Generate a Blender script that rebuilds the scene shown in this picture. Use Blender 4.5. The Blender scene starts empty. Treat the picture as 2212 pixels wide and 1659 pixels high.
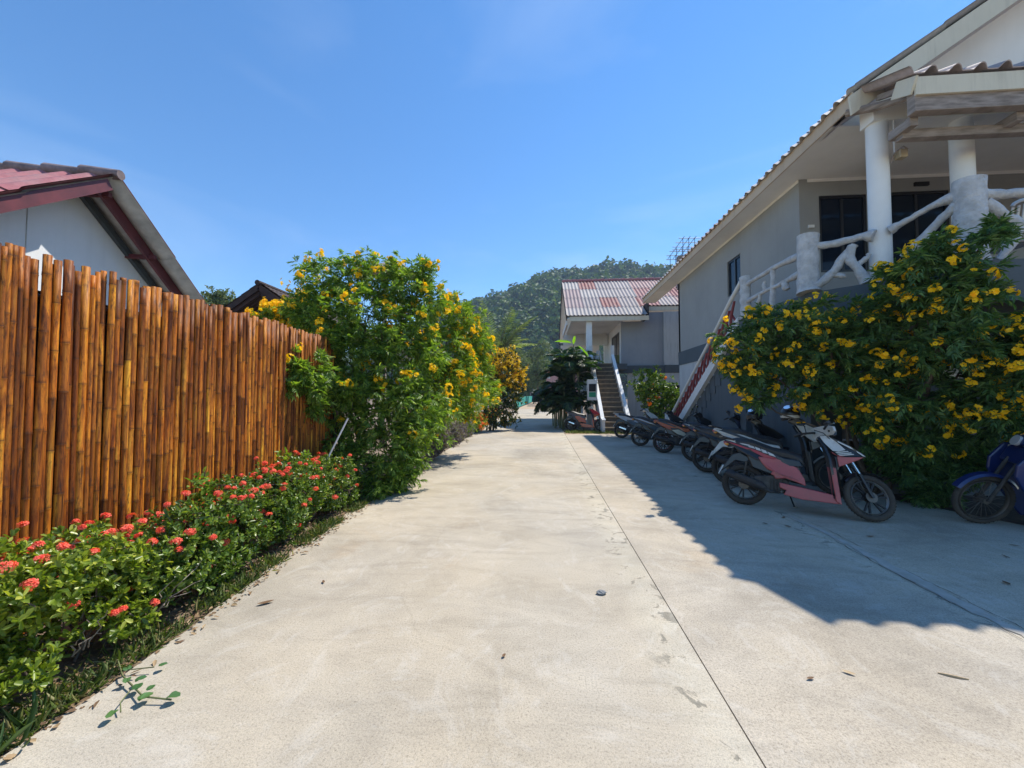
import bpy, bmesh, math, random
import numpy as np
from mathutils import Vector, Matrix, Euler
PI = math.pi
R = random.Random(7)
NR = np.random.default_rng(11)
C = bpy.context.scene.collection
SC = bpy.context.scene

# ------------------------------------------------------------------ tags
def tag(o, label=None, cat=None, group=None, kind=None):
    if label: o['label'] = label
    if cat: o['category'] = cat
    if group: o['group'] = group
    if kind: o['kind'] = kind
    return o

def thing(name, label, cat, loc=(0, 0, 0), rot=(0, 0, 0), group=None):
    o = bpy.data.objects.new(name, None)
    C.objects.link(o)
    o.location = loc
    o.rotation_euler = rot
    o.empty_display_size = 0.2
    return tag(o, label, cat, group)

# ------------------------------------------------------------------ materials
def new_mat(name):
    m = bpy.data.materials.new(name)
    m.use_nodes = True
    nt = m.node_tree
    b = nt.nodes['Principled BSDF']
    return m, nt, b

def N(nt, t, **k):
    n = nt.nodes.new(t)
    for a, v in k.items():
        if a in n.inputs.keys():
            n.inputs[a].default_value = v
        else:
            setattr(n, a, v)
    return n

def ramp(nt, fac, stops, interp='LINEAR'):
    r = nt.nodes.new('ShaderNodeValToRGB')
    r.color_ramp.interpolation = interp
    e = r.color_ramp.elements
    while len(e) < len(stops): e.new(0.5)
    for q, (p, c) in zip(e, stops):
        q.position = p
        q.color = (*c, 1) if len(c) == 3 else c
    nt.links.new(fac, r.inputs[0])
    return r.outputs[0]

def mixc(nt, fac, a, b, mode='MIX'):
    n = nt.nodes.new('ShaderNodeMix')
    n.data_type = 'RGBA'
    n.blend_type = mode
    for i, v in ((0, fac), (6, a), (7, b)):
        if isinstance(v, (int, float)): n.inputs[i].default_value = v
        elif isinstance(v, tuple): n.inputs[i].default_value = (*v, 1) if len(v) == 3 else v
        else: nt.links.new(v, n.inputs[i])
    return n.outputs[2]

def bump(nt, b, h, strength=0.3, dist=0.01):
    n = nt.nodes.new('ShaderNodeBump')
    n.inputs['Strength'].default_value = strength
    n.inputs['Distance'].default_value = dist
    nt.links.new(h, n.inputs['Height'])
    nt.links.new(n.outputs[0], b.inputs['Normal'])
    return n

def coord(nt, scale=(1, 1, 1), kind='Object'):
    t = nt.nodes.new('ShaderNodeTexCoord')
    mp = nt.nodes.new('ShaderNodeMapping')
    mp.inputs['Scale'].default_value = scale
    nt.links.new(t.outputs[kind], mp.inputs[0])
    return mp.outputs[0]

def noise(nt, vec, scale, detail=4, rough=0.6, dist=0.0):
    n = nt.nodes.new('ShaderNodeTexNoise')
    n.inputs['Scale'].default_value = scale
    n.inputs['Detail'].default_value = detail
    n.inputs['Roughness'].default_value = rough
    n.inputs['Distortion'].default_value = dist
    if vec is not None: nt.links.new(vec, n.inputs['Vector'])
    return n.outputs['Fac']

def paint(name, c1, c2=None, rough=0.6, metal=0.0, scale=3.0, bstr=0.15, bscale=60, spec=0.5, coat=0.0, detail=6, lo=.35, hi=.65, stretch=(1, 1, 1), bdist=.004):
    m, nt, b = new_mat(name)
    if c2 is None: c2 = tuple(x * 0.8 for x in c1)
    v = coord(nt, stretch)
    f = noise(nt, v, scale, detail)
    col = ramp(nt, f, [(lo, c2), (hi, c1)])
    nt.links.new(col, b.inputs['Base Color'])
    b.inputs['Roughness'].default_value = rough
    b.inputs['Metallic'].default_value = metal
    b.inputs['Specular IOR Level'].default_value = spec
    b.inputs['Coat Weight'].default_value = coat
    b.inputs['Coat Roughness'].default_value = .1
    if bstr > 0:
        bump(nt, b, noise(nt, v, bscale, 4), bstr, bdist)
    return m

def wall_mat(name, c1, streak=0.25, rough=0.85):
    """painted render with faint blotches and rain streaks"""
    m, nt, b = new_mat(name)
    v = coord(nt)
    f = noise(nt, v, 0.9, 6, .65)
    v2 = coord(nt, (6, 6, .5))
    s = noise(nt, v2, 1.2, 6, .7)
    col = ramp(nt, f, [(.3, tuple(x * .86 for x in c1)), (.7, c1)])
    k = ramp(nt, s, [(.5, (1, 1, 1)), (.78, (1 - streak,) * 3)])
    col = mixc(nt, 1.0, col, k, 'MULTIPLY')
    nt.links.new(col, b.inputs['Base Color'])
    b.inputs['Roughness'].default_value = rough
    bump(nt, b, noise(nt, v, 45, 5), .25, .004)
    return m

def leaf_mat(name, c1, c2, c3=None, trans=.35, rough=.42, spec=.45):
    m = bpy.data.materials.new(name)
    m.use_nodes = True
    nt = m.node_tree
    b = nt.nodes['Principled BSDF']
    out = nt.nodes['Material Output']
    g = nt.nodes.new('ShaderNodeNewGeometry')
    stops = [(0, c1), (.75, c2), (1, c3 or c2)]
    col = ramp(nt, g.outputs['Random Per Island'], stops)
    nt.links.new(col, b.inputs['Base Color'])
    b.inputs['Roughness'].default_value = rough
    b.inputs['Specular IOR Level'].default_value = spec
    t = nt.nodes.new('ShaderNodeBsdfTranslucent')
    tc = mixc(nt, 1.0, col, (1.5, 1.6, .5), 'MULTIPLY')
    nt.links.new(tc, t.inputs[0])
    mx = nt.nodes.new('ShaderNodeMixShader')
    mx.inputs[0].default_value = trans
    nt.links.new(b.outputs[0], mx.inputs[1])
    nt.links.new(t.outputs[0], mx.inputs[2])
    nt.links.new(mx.outputs[0], out.inputs[0])
    return m

# ------------------------------------------------------------------ mesh builder
class MB:
    def __init__(self):
        self.v = []; self.f = []; self.uv = None
    def add(self, vs, fs):
        n = len(self.v)
        self.v.extend([tuple(map(float, p)) for p in vs])
        self.f.extend([tuple(i + n for i in q) for q in fs])
        return self
    def box(self, a, b):
        x0, y0, z0 = a; x1, y1, z1 = b
        return self.add([(x0,y0,z0),(x1,y0,z0),(x1,y1,z0),(x0,y1,z0),(x0,y0,z1),(x1,y0,z1),(x1,y1,z1),(x0,y1,z1)],
                 [(0,3,2,1),(4,5,6,7),(0,1,5,4),(1,2,6,5),(2,3,7,6),(3,0,4,7)])
    def beam(self, p, q, w, h, up=(0, 0, 1)):
        """rectangular bar from p to q: w sideways, h along up"""
        p, q, up = Vector(p), Vector(q), Vector(up)
        d = (q - p).normalized()
        s = d.cross(up).normalized()
        u = s.cross(d).normalized()
        vs = []
        for e in (p, q):
            for a, b in ((-1, -1), (1, -1), (1, 1), (-1, 1)):
                vs.append(e + s * (a * w / 2) + u * (b * h / 2))
        return self.add(vs, [(0,1,2,3),(7,6,5,4),(0,4,5,1),(1,5,6,2),(2,6,7,3),(3,7,4,0)])
    def tube(self, pts, rad, seg=8, cap=True, squash=1.0):
        pts = [Vector(p) for p in pts]
        n = len(pts)
        if isinstance(rad, (int, float)): rad = [rad] * n
        vs = []; fs = []
        d0 = (pts[1] - pts[0]).normalized()
        up = Vector((0, 0, 1)) if abs(d0.z) < .9 else Vector((1, 0, 0))
        s = d0.cross(up).normalized()
        for i in range(n):
            d = (pts[min(i + 1, n - 1)] - pts[max(i - 1, 0)]).normalized()
            s = (s - d * s.dot(d)).normalized()
            u = s.cross(d)
            for k in range(seg):
                a = 2 * PI * k / seg
                vs.append(pts[i] + s * (math.cos(a) * rad[i]) + u * (math.sin(a) * rad[i] * squash))
        for i in range(n - 1):
            for k in range(seg):
                a = i * seg + k; b = i * seg + (k + 1) % seg
                fs.append((a, b, b + seg, a + seg))
        if cap:
            fs.append(tuple(range(seg))[::-1])
            fs.append(tuple((n - 1) * seg + k for k in range(seg)))
        return self.add(vs, fs)
    def prism(self, outline, f0, f1, plane='xz'):
        """outline polygon extruded between f0 and f1 (numbers or functions of the outline point)"""
        n = len(outline)
        g0 = f0 if callable(f0) else (lambda a, b: f0)
        g1 = f1 if callable(f1) else (lambda a, b: f1)
        def mk(a, b, c):
            return (a, c, b) if plane == 'xz' else ((c, a, b) if plane == 'yz' else (a, b, c))
        vs = [mk(a, b, g0(a, b)) for a, b in outline] + [mk(a, b, g1(a, b)) for a, b in outline]
        fs = [tuple(range(n)), tuple(range(2 * n - 1, n - 1, -1))]
        fs += [(i, i + n, (i + 1) % n + n, (i + 1) % n) for i in range(n)]
        return self.add(vs, fs)
    def ring(self, c, axis, r, rt, seg=28, ts=8, sq=1.0):
        """torus"""
        c = Vector(c); ax = Vector(axis).normalized()
        u = ax.orthogonal().normalized(); w = ax.cross(u)
        vs = []; fs = []
        for i in range(seg):
            a = 2 * PI * i / seg
            d = u * math.cos(a) + w * math.sin(a)
            for k in range(ts):
                b = 2 * PI * k / ts
                vs.append(c + d * (r + math.cos(b) * rt) + ax * (math.sin(b) * rt * sq))
        for i in range(seg):
            for k in range(ts):
                fs.append((i*ts+k, ((i+1) % seg)*ts+k, ((i+1) % seg)*ts+(k+1) % ts, i*ts+(k+1) % ts))
        return self.add(vs, fs)
    def disc(self, c, axis, r, th, seg=20):
        c = Vector(c); ax = Vector(axis).normalized()
        return self.tube([c - ax * th / 2, c + ax * th / 2], r, seg)
    def ball(self, c, r, seg=12, rings=8, noise=0.0):
        vs = []; fs = []
        if isinstance(r, (int, float)): r = (r, r, r)
        for i in range(rings + 1):
            t = PI * i / rings
            for k in range(seg):
                a = 2 * PI * k / seg
                q = 1 + (R.uniform(-noise, noise) if noise else 0)
                vs.append((c[0] + r[0]*q*math.sin(t)*math.cos(a), c[1] + r[1]*q*math.sin(t)*math.sin(a), c[2] + r[2]*q*math.cos(t)))
        for i in range(rings):
            for k in range(seg):
                fs.append((i*seg+k, (i+1)*seg+k, (i+1)*seg+(k+1) % seg, i*seg+(k+1) % seg))
        return self.add(vs, fs)
    def xf(self, M):
        self.v = [tuple(M @ Vector(p)) for p in self.v]
        return self
    def build(self, name, m, parent=None, world=True, smooth=False, bevel=0, kind=None, seg=2, flat_angle=40):
        me = bpy.data.meshes.new(name)
        vs = self.v
        if parent is not None and world:
            o = Vector((0, 0, 0)); q = parent
            while q is not None:
                o += q.location; q = q.parent
            vs = [(x - o.x, y - o.y, z - o.z) for x, y, z in vs]
        me.from_pydata(vs, [], self.f)
        if self.uv is not None:
            u = me.uv_layers.new(name='UVMap')
            li = np.zeros(len(me.loops), dtype=np.int32)
            me.loops.foreach_get('vertex_index', li)
            a = np.array(self.uv, dtype=np.float32)[li]
            u.data.foreach_set('uv', a.ravel())
        bm = bmesh.new(); bm.from_mesh(me)
        bmesh.ops.remove_doubles(bm, verts=bm.verts, dist=1e-6)
        if self.uv is None:
            bmesh.ops.recalc_face_normals(bm, faces=bm.faces)
        bm.to_mesh(me); bm.free()
        me.validate()
        me.materials.append(m)
        ob = bpy.data.objects.new(name, me)
        C.objects.link(ob)
        if parent is not None: ob.parent = parent
        if smooth:
            me.shade_smooth()
            try: me.set_sharp_from_angle(angle=math.radians(flat_angle))
            except Exception: pass
        if bevel:
            md = ob.modifiers.new('bevel', 'BEVEL')
            md.width = bevel; md.segments = seg; md.limit_method = 'ANGLE'
            md.angle_limit = math.radians(35)
            md.harden_normals = False
        if kind: ob['kind'] = kind
        return ob

def np_mesh(name, verts, quads, m, parent=None, smooth=False, world=True):
    """verts (N,3) float, quads (M,4) int -> one mesh, fast"""
    me = bpy.data.meshes.new(name)
    verts = np.asarray(verts, dtype=np.float32)
    if parent is not None and world:
        o = Vector((0, 0, 0)); q = parent
        while q is not None:
            o += q.location; q = q.parent
        verts = verts - np.array(o, dtype=np.float32)
    quads = np.asarray(quads, dtype=np.int32)
    k = quads.shape[1]
    me.vertices.add(len(verts)); me.vertices.foreach_set('co', verts.ravel())
    me.loops.add(quads.size); me.loops.foreach_set('vertex_index', quads.ravel())
    me.polygons.add(len(quads))
    me.polygons.foreach_set('loop_start', np.arange(0, quads.size, k, dtype=np.int32))
    me.polygons.foreach_set('loop_total', np.full(len(quads), k, dtype=np.int32))
    me.update(calc_edges=True)
    me.materials.append(m)
    if smooth: me.shade_smooth()
    ob = bpy.data.objects.new(name, me)
    C.objects.link(ob)
    if parent is not None: ob.parent = parent
    return ob

# ------------------------------------------------------------------ camera model, used to read places off the photograph
F_, CX_, CY_, CAMH, VX_, VY_ = 831., 1106., 829.5, 1.45, 1172., 860.
PITCH = math.atan((VY_ - CY_) / F_)
YAW = math.atan((VX_ - CX_) / math.hypot(F_, VY_ - CY_))
def at(x, y, Y):
    a = Vector(((x - CX_) / F_, 1.0, (CY_ - y) / F_))
    c, s = math.cos(PITCH), math.sin(PITCH)
    b = Vector((a.x, c * a.y - s * a.z, s * a.y + c * a.z))
    c, s = math.cos(YAW), math.sin(YAW)
    r = Vector((c * b.x - s * b.y, s * b.x + c * b.y, b.z))
    t = Y / r.y
    return Vector((r.x * t, Y, CAMH + r.z * t))
cam = bpy.data.cameras.new('camera')
cam.lens = 36 * F_ / 2212.
cam.sensor_width = 36
cam.clip_start = .05
cam.clip_end = 5000
co = bpy.data.objects.new('camera', cam)
C.objects.link(co)
co.location = (0, 0, CAMH)
co.rotation_euler = (PI / 2 + PITCH, 0, YAW)
SC.camera = co

# ------------------------------------------------------------------ light
SUNV = Vector((.497, .429, 1)).normalized()
EL = math.asin(SUNV.z); AZ = math.atan2(SUNV.x, SUNV.y)
w = bpy.data.worlds.new('World'); SC.world = w; w.use_nodes = True
nt = w.node_tree
bg = nt.nodes['Background']
sky = nt.nodes.new('ShaderNodeTexSky')
sky.sky_type = 'NISHITA'
sky.sun_disc = False
sky.sun_elevation = EL
sky.sun_rotation = AZ
sky.air_density = 1.0
sky.dust_density = 0.0
sky.ozone_density = 3.0
hs = nt.nodes.new('ShaderNodeHueSaturation')
hs.inputs['Saturation'].default_value = 1.24
hs.inputs['Value'].default_value = 1.0
nt.links.new(sky.outputs[0], hs.inputs['Color'])
# faint wisps of high cloud
tcw = nt.nodes.new('ShaderNodeTexCoord'); mpw = nt.nodes.new('ShaderNodeMapping')
mpw.inputs['Scale'].default_value = (1.2, 1.2, 4.0); mpw.inputs['Rotation'].default_value = (.2, .3, .7)
nt.links.new(tcw.outputs['Generated'], mpw.inputs[0])
nzw = nt.nodes.new('ShaderNodeTexNoise'); nzw.inputs['Scale'].default_value = 1.1; nzw.inputs['Detail'].default_value = 7; nzw.inputs['Distortion'].default_value = .8
nt.links.new(mpw.outputs[0], nzw.inputs['Vector'])
rw = ramp(nt, nzw.outputs['Fac'], [(.50, (0, 0, 0)), (.80, (.16, .16, .16))])
nt.links.new(mixc(nt, rw, hs.outputs[0], (5.5, 6.0, 6.6)), bg.inputs[0])
bg.inputs[1].default_value = 0.15
sl = bpy.data.lights.new('sun', 'SUN')
sl.energy = 4.4; sl.angle = math.radians(.53); sl.color = (1, .94, .84)
so = bpy.data.objects.new('sun', sl); C.objects.link(so)
so.rotation_euler = (-SUNV).to_track_quat('-Z', 'Y').to_euler()
so.location = (0, 0, 20)
SC.view_settings.view_transform = 'Standard'
SC.view_settings.look = 'None'
SC.view_settings.exposure = 0.50
SC.view_settings.gamma = 1
SC.cycles.use_denoising = True
SC.cycles.max_bounces = 8
SC.cycles.transparent_max_bounces = 8
SC.cycles.volume_bounces = 0
SC.cycles.sample_clamp_indirect = 6

# ------------------------------------------------------------------ foliage
def unit(a):
    return a / np.maximum(np.linalg.norm(a, axis=-1, keepdims=True), 1e-9)

def leaves_np(base, d, n, L, W, fold=.25, droop=.15, shape=(.3, .72, 1.0, .62)):
    """six-vertex folded leaves -> verts, quads.  base,d,n (N,3); L,W (N,)"""
    d = unit(d); s = unit(np.cross(d, n)); n = unit(np.cross(s, d))
    L = L[:, None]; W = W[:, None]
    a, b, wa, wb = shape
    f = fold * W
    v = np.stack([base,
        base + d*a*L + s*wa*W*.5 + n*f*wa*.5,
        base + d*b*L + s*wb*W*.5 + n*(f*wb*.5 - droop*L*.4),
        base + d*L - n*droop*L,
        base + d*b*L - s*wb*W*.5 + n*(f*wb*.5 - droop*L*.4),
        base + d*a*L - s*wa*W*.5 + n*f*wa*.5], axis=1)
    k = len(base)
    i = (np.arange(k) * 6)[:, None]
    q = np.concatenate([i + np.array([[0, 1, 2, 3]]), i + np.array([[0, 3, 4, 5]])])
    return v.reshape(-1, 3), q

def join_np(parts):
    vs = []; qs = []; o = 0
    for v, q in parts:
        vs.append(v); qs.append(q + o); o += len(v)
    return np.concatenate(vs), np.concatenate(qs)

def rnd_dir(n):
    return unit(NR.normal(size=(n, 3)))

def shell(lobes, dens, inner=.0):
    """shoot tips on lobes: positions and outward directions; tips buried deep in other lobes are dropped"""
    P = []; D = []
    for (c, r) in lobes:
        c = np.array(c, dtype=float)
        r = np.array((r, r, r) if isinstance(r, (int, float)) else r, dtype=float)
        n = max(4, int(dens * 4 * PI * (r.mean() ** 2)))
        d = rnd_dir(n)
        t = NR.uniform(.72, 1.08, (n, 1)) if inner == 0 else NR.uniform(inner, 1.08, (n, 1))
        if inner == 0: t = np.where(NR.random((n, 1)) < .11, NR.uniform(1.1, 1.55, (n, 1)), t)
        p = c + d * r * t
        keep = np.ones(n, bool)
        for (c2, r2) in lobes:
            c2 = np.array(c2, dtype=float)
            if np.allclose(c2, c): continue
            r2 = np.array((r2,) * 3 if isinstance(r2, (int, float)) else r2, dtype=float)
            keep &= (np.linalg.norm((p - c2) / r2, axis=1) > .62)
        keep &= p[:, 2] > .03
        P.append(p[keep]); D.append(d[keep])
    return np.concatenate(P), np.concatenate(D)

def compound_leaves(P, D, K=6, J=7, rl=.13, ll=.075, lw=.02, spread=.9, droop=.35):
    """shoots with K pinnate leaves of J leaflets each"""
    S = len(P)
    ax = unit(D + np.array([0, 0, .35]) + NR.normal(scale=.25, size=(S, 3)))
    rd = unit(ax[:, None, :] * NR.uniform(.1, .9, (S, K, 1)) + rnd_dir(S * K).reshape(S, K, 3) * spread)
    b0 = P[:, None, :] - ax[:, None, :] * NR.uniform(0, .12, (S, K, 1))
    rl_ = rl * NR.uniform(.6, 1.2, (S, K, 1, 1))
    j = np.arange(J)
    t = ((j + 1) // 2 + .6) / ((J + 1) // 2 + .6)
    sgn = np.where(j == J - 1, 0., np.where(j % 2 == 0, 1., -1.))
    up = np.array([0, 0, 1.]) + NR.normal(scale=.35, size=(S, K, 3))
    side = unit(np.cross(rd, up))
    nn = unit(np.cross(side, rd))
    base = b0[:, :, None, :] + rd[:, :, None, :] * rl_ * t[None, None, :, None] - np.array([0, 0, 1.]) * (t ** 2)[None, None, :, None] * rl_ * droop
    d = rd[:, :, None, :] * .75 + side[:, :, None, :] * sgn[None, None, :, None] * .75 - np.array([0, 0, .25])
    n_ = np.broadcast_to(nn[:, :, None, :], d.shape) + NR.normal(scale=.2, size=d.shape)
    base = base.reshape(-1, 3); d = d.reshape(-1, 3); n_ = n_.reshape(-1, 3)
    k = len(base)
    return leaves_np(base, d, n_, ll * NR.uniform(.7, 1.25, k), lw * NR.uniform(.8, 1.2, k), .3, .2)

def simple_leaves(P, D, K=8, ll=.06, lw=.025, up=.5, spread=.9, stem=.08, fold=.25, droop=.15, shape=(.35, .75, .9, .85)):
    S = len(P)
    ax = unit(D + np.array([0, 0, up]) + NR.normal(scale=.25, size=(S, 3)))
    rd = unit(ax[:, None, :] * NR.uniform(.2, 1., (S, K, 1)) + rnd_dir(S * K).reshape(S, K, 3) * spread)
    b0 = P[:, None, :] - ax[:, None, :] * NR.uniform(0, stem, (S, K, 1))
    n_ = ax[:, None, :] * 1.0 + NR.normal(scale=.35, size=(S, K, 3))
    b0 = b0.reshape(-1, 3); k = len(b0)
    return leaves_np(b0, rd.reshape(-1, 3), n_.reshape(-1, 3), ll * NR.uniform(.65, 1.2, k), lw * NR.uniform(.75, 1.2, k), fold, droop, shape)

def floret_clusters(P, D, nf=10, cr=.06, pl=.022, pw=.02, pet=5, cup=.45, flat=1.0, loose=True):
    """balls of small flowers"""
    S = len(P)
    k = S * nf
    D2 = np.repeat(unit(D + np.array([0, 0, .25])), nf, axis=0)
    a = unit(rnd_dir(k) + D2 * .8)
    sz = np.repeat(NR.uniform(.6, 1.35, (S, 1)), nf, axis=0)
    lump = np.repeat(NR.normal(scale=cr * .5, size=(S * 1, 3)), nf, axis=0) * (NR.random((k, 1)) < .45)
    c = np.repeat(P, nf, axis=0) + a * cr * sz * NR.uniform(.55, 1.2, (k, 1)) * np.array([1, 1, flat]) + (lump * 2.2 if loose else 0)
    o = unit(np.cross(a, rnd_dir(k))); w2 = np.cross(a, o)
    parts = []
    ph = NR.uniform(0, 2 * PI, k)
    for i in range(pet):
        th = ph + 2 * PI * i / pet
        rdl = o * np.cos(th)[:, None] + w2 * np.sin(th)[:, None]
        parts.append(leaves_np(c + rdl * pl * .12, rdl + a * cup, a, pl * NR.uniform(.85, 1.15, k), np.full(k, pw), .1, .25, (.35, .8, .75, 1.0)))
    return join_np(parts)

def limb(mb, p, q, r0, r1, seg=6, wob=.06, n=5):
    p, q = Vector(p), Vector(q)
    pts = []; rr = []
    for i in range(n + 1):
        t = i / n
        o = Vector((R.uniform(-1, 1), R.uniform(-1, 1), R.uniform(-.5, .5))) * wob * math.sin(PI * t) * (q - p).length
        pts.append(p.lerp(q, t) + o + Vector((0, 0, .08 * math.sin(PI * t) * (q - p).length)))
        rr.append(r0 + (r1 - r0) * t)
    mb.tube(pts, rr, seg)
    return pts
# ================================================================== MATERIALS
M = {}
M['wall_grey'] = wall_mat('wall_grey', (.33, .33, .315), .08)
M['wall_lower'] = wall_mat('wall_lower', (.48, .50, .51), .35)
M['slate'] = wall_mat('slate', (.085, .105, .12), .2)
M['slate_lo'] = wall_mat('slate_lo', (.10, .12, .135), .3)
M['white'] = wall_mat('white_render', (.74, .73, .70), .12)
M['white_wall'] = wall_mat('white_wall', (.84, .85, .85), .10)
M['ceiling'] = wall_mat('ceiling_white', (.90, .88, .84), .05)
M['cream'] = wall_mat('cream_board', (.72, .66, .52), .22)
M['tan_board'] = wall_mat('tan_board', (.62, .48, .34), .2)
M['column'] = wall_mat('column_white', (.86, .86, .84), .06, .6)
M['rustic'] = paint('rustic_concrete', (.60, .60, .605), (.42, .42, .425), .85, scale=9, bstr=.9, bscale=22, bdist=.035)
M['redlat'] = paint('red_lattice', (.30, .045, .04), (.18, .03, .03), .6, scale=8)
M['wood'] = paint('weathered_timber', (.36, .30, .26), (.19, .155, .13), .85, scale=5, bstr=.4, bscale=30, stretch=(1, 1, 6))
M['darkwood'] = paint('dark_timber', (.045, .022, .018), (.02, .012, .01), .8, scale=6, bstr=.3, bscale=25)
M['maroon'] = paint('maroon_steel', (.16, .035, .04), (.10, .025, .03), .5, scale=4, bstr=.05)
M['asb'] = paint('bare_sheet', (.55, .55, .53), (.34, .345, .34), .85, scale=4, bstr=.2, bscale=25)
M['riser'] = paint('stair_riser_shade', (.17, .13, .095), (.11, .09, .07), .85, scale=6, bstr=.2)  # riser colour darkened to give the shade beneath each tread nosing
M['tread'] = paint('stair_tread', (.36, .27, .17), (.24, .18, .12), .8, scale=6, bstr=.2)
M['black'] = paint('matte_black', (.012, .012, .014), (.008, .008, .009), .7, bstr=0)
M['steel'] = paint('grey_steel', (.3, .3, .31), (.2, .2, .21), .4, .7, bstr=.05)
M['alu'] = paint('dark_frame', (.02, .022, .026), (.014, .015, .018), .35, bstr=0)
M['plastic_white'] = paint('white_plastic', (.72, .72, .7), (.64, .63, .6), .4, bstr=0)

def glass(name, c):
    m, nt, b = new_mat(name)
    b.inputs['Base Color'].default_value = (*c, 1)
    b.inputs['Roughness'].default_value = .06
    b.inputs['Specular IOR Level'].default_value = .25
    f = noise(nt, coord(nt), 1.5, 2)
    bump(nt, b, f, .02, .01)
    return m
M['glass'] = glass('dark_glass', (.008, .014, .026))

def concrete(name, base=(.50, .455, .385), joint_x=None):
    m, nt, b = new_mat(name)
    v = coord(nt)
    f1 = noise(nt, v, .55, 8, .62, .4)
    f2 = noise(nt, v, 2.3, 8, .7, 1.0)
    f3 = noise(nt, v, 95, 4, .7)
    f4 = noise(nt, v, 260, 2, .6)
    d = tuple(x * .72 for x in base)
    l = tuple(min(1, x * 1.17) for x in base)
    c = ramp(nt, f1, [(.28, d), (.5, base), (.72, l)])
    # laitance swirls: warped noise stretched across the road as the trowel left it
    vs = coord(nt, (.55, 1.6, 1))
    sw = noise(nt, vs, 1.25, 9, .72, 2.2)
    k = ramp(nt, sw, [(.36, (.74, .74, .735)), (.5, (1, 1, 1)), (.62, (1.12, 1.12, 1.1))])
    c = mixc(nt, .5, c, k, 'MULTIPLY')
    tint = ramp(nt, noise(nt, v, .35, 3), [(.4, (1.02, 1, .95)), (.6, (.98, 1.0, 1.02))])
    c = mixc(nt, 1, c, tint, 'MULTIPLY')
    wa = ramp(nt, noise(nt, v, .9, 5, .6, .6), [(.60, (1, 1, 1)), (.74, (.93, .82, .70))])
    c = mixc(nt, .7, c, wa, 'MULTIPLY')
    # exposed sand grains
    g = ramp(nt, f3, [(.30, (.55, .54, .52)), (.46, (.97, .97, .97)), (.68, (1.14, 1.13, 1.1))])
    c = mixc(nt, .9, c, g, 'MULTIPLY')
    g4 = ramp(nt, f4, [(.36, (.72, .71, .69)), (.5, (1, 1, 1)), (.64, (1.1, 1.1, 1.08))])
    c = mixc(nt, .8, c, g4, 'MULTIPLY')
    vo = nt.nodes.new('ShaderNodeTexVoronoi'); vo.inputs['Scale'].default_value = 22
    nt.links.new(v, vo.inputs['Vector'])
    sp = ramp(nt, vo.outputs['Distance'], [(.035, (.35, .34, .33)), (.075, (1, 1, 1))])
    msk = ramp(nt, noise(nt, v, 1.4, 4), [(.46, (0, 0, 0)), (.6, (1, 1, 1))])
    c = mixc(nt, msk, c, mixc(nt, 1, c, sp, 'MULTIPLY'))
    # faint tyre tracks along the lane
    tv = coord(nt, (1, .05, 1)); tn = noise(nt, tv, 3.2, 5, .6)
    tk = ramp(nt, tn, [(.60, (1, 1, 1)), (.72, (.91, .905, .895))])
    c = mixc(nt, ramp(nt, f2, [(.35, (0, 0, 0)), (.6, (1, 1, 1))]), c, mixc(nt, 1, c, tk, 'MULTIPLY'))
    # pale laitance wisps
    pv_ = coord(nt, (1.1, .8, 1)); pw = noise(nt, pv_, 1.9, 10, .75, 3.0)
    c = mixc(nt, ramp(nt, pw, [(.52, (0, 0, 0)), (.74, (.38, .38, .38))]), c, (.66, .63, .57))
    # hairline cracks
    vc = nt.nodes.new('ShaderNodeTexVoronoi'); vc.feature = 'DISTANCE_TO_EDGE'; vc.inputs['Scale'].default_value = .33
    wv = nt.nodes.new('ShaderNodeVectorMath'); wv.operation = 'ADD'
    nz = nt.nodes.new('ShaderNodeTexNoise'); nz.inputs['Scale'].default_value = 1.1; nz.inputs['Detail'].default_value = 8
    nt.links.new(v, nz.inputs['Vector']); nt.links.new(v, wv.inputs[0]); nt.links.new(nz.outputs['Color'], wv.inputs[1])
    nt.links.new(wv.outputs[0], vc.inputs['Vector'])
    cr = ramp(nt, vc.outputs['Distance'], [(.0, (.72, .71, .69)), (.0028, (1, 1, 1))])
    c = mixc(nt, .28, c, cr, 'MULTIPLY')
    if joint_x is not None:
        # spalled and patched strip beside the joint
        sx = nt.nodes.new('ShaderNodeSeparateXYZ'); nt.links.new(v, sx.inputs[0])
        mt = N(nt, 'ShaderNodeMath', operation='SUBTRACT'); nt.links.new(sx.outputs[0], mt.inputs[0]); mt.inputs[1].default_value = joint_x - .10
        ab = N(nt, 'ShaderNodeMath', operation='ABSOLUTE'); nt.links.new(mt.outputs[0], ab.inputs[0])
        band = ramp(nt, ab.outputs[0], [(.05, (1, 1, 1)), (.22, (0, 0, 0))])
        pt = ramp(nt, noise(nt, v, 5.5, 7, .65, .8), [(.50, (1.1, 1.12, 1.12)), (.57, (1.12, 1.12, 1.1)), (.60, (.60, .62, .62)), (.66, (.56, .58, .58))])
        c = mixc(nt, band, c, mixc(nt, 1, c, pt, 'MULTIPLY'))
    nt.links.new(c, b.inputs['Base Color'])
    b.inputs['Roughness'].default_value = .88
    b.inputs['Specular IOR Level'].default_value = .3
    ad = N(nt, 'ShaderNodeMath', operation='ADD')
    m2 = N(nt, 'ShaderNodeMath', operation='MULTIPLY'); nt.links.new(sw, m2.inputs[0]); m2.inputs[1].default_value = 1.2
    nt.links.new(f3, ad.inputs[0]); nt.links.new(m2.outputs[0], ad.inputs[1])
    bump(nt, b, ad.outputs[0], .35, .006)
    return m
M['road'] = concrete('road_concrete', (.455, .398, .318), .87)
M['slab'] = concrete('yard_concrete', (.465, .405, .325), 3.02)
M['soil'] = paint('dry_soil', (.30, .22, .15), (.12, .085, .055), .95, scale=4, bstr=.7, bscale=22, bdist=.03)
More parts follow.
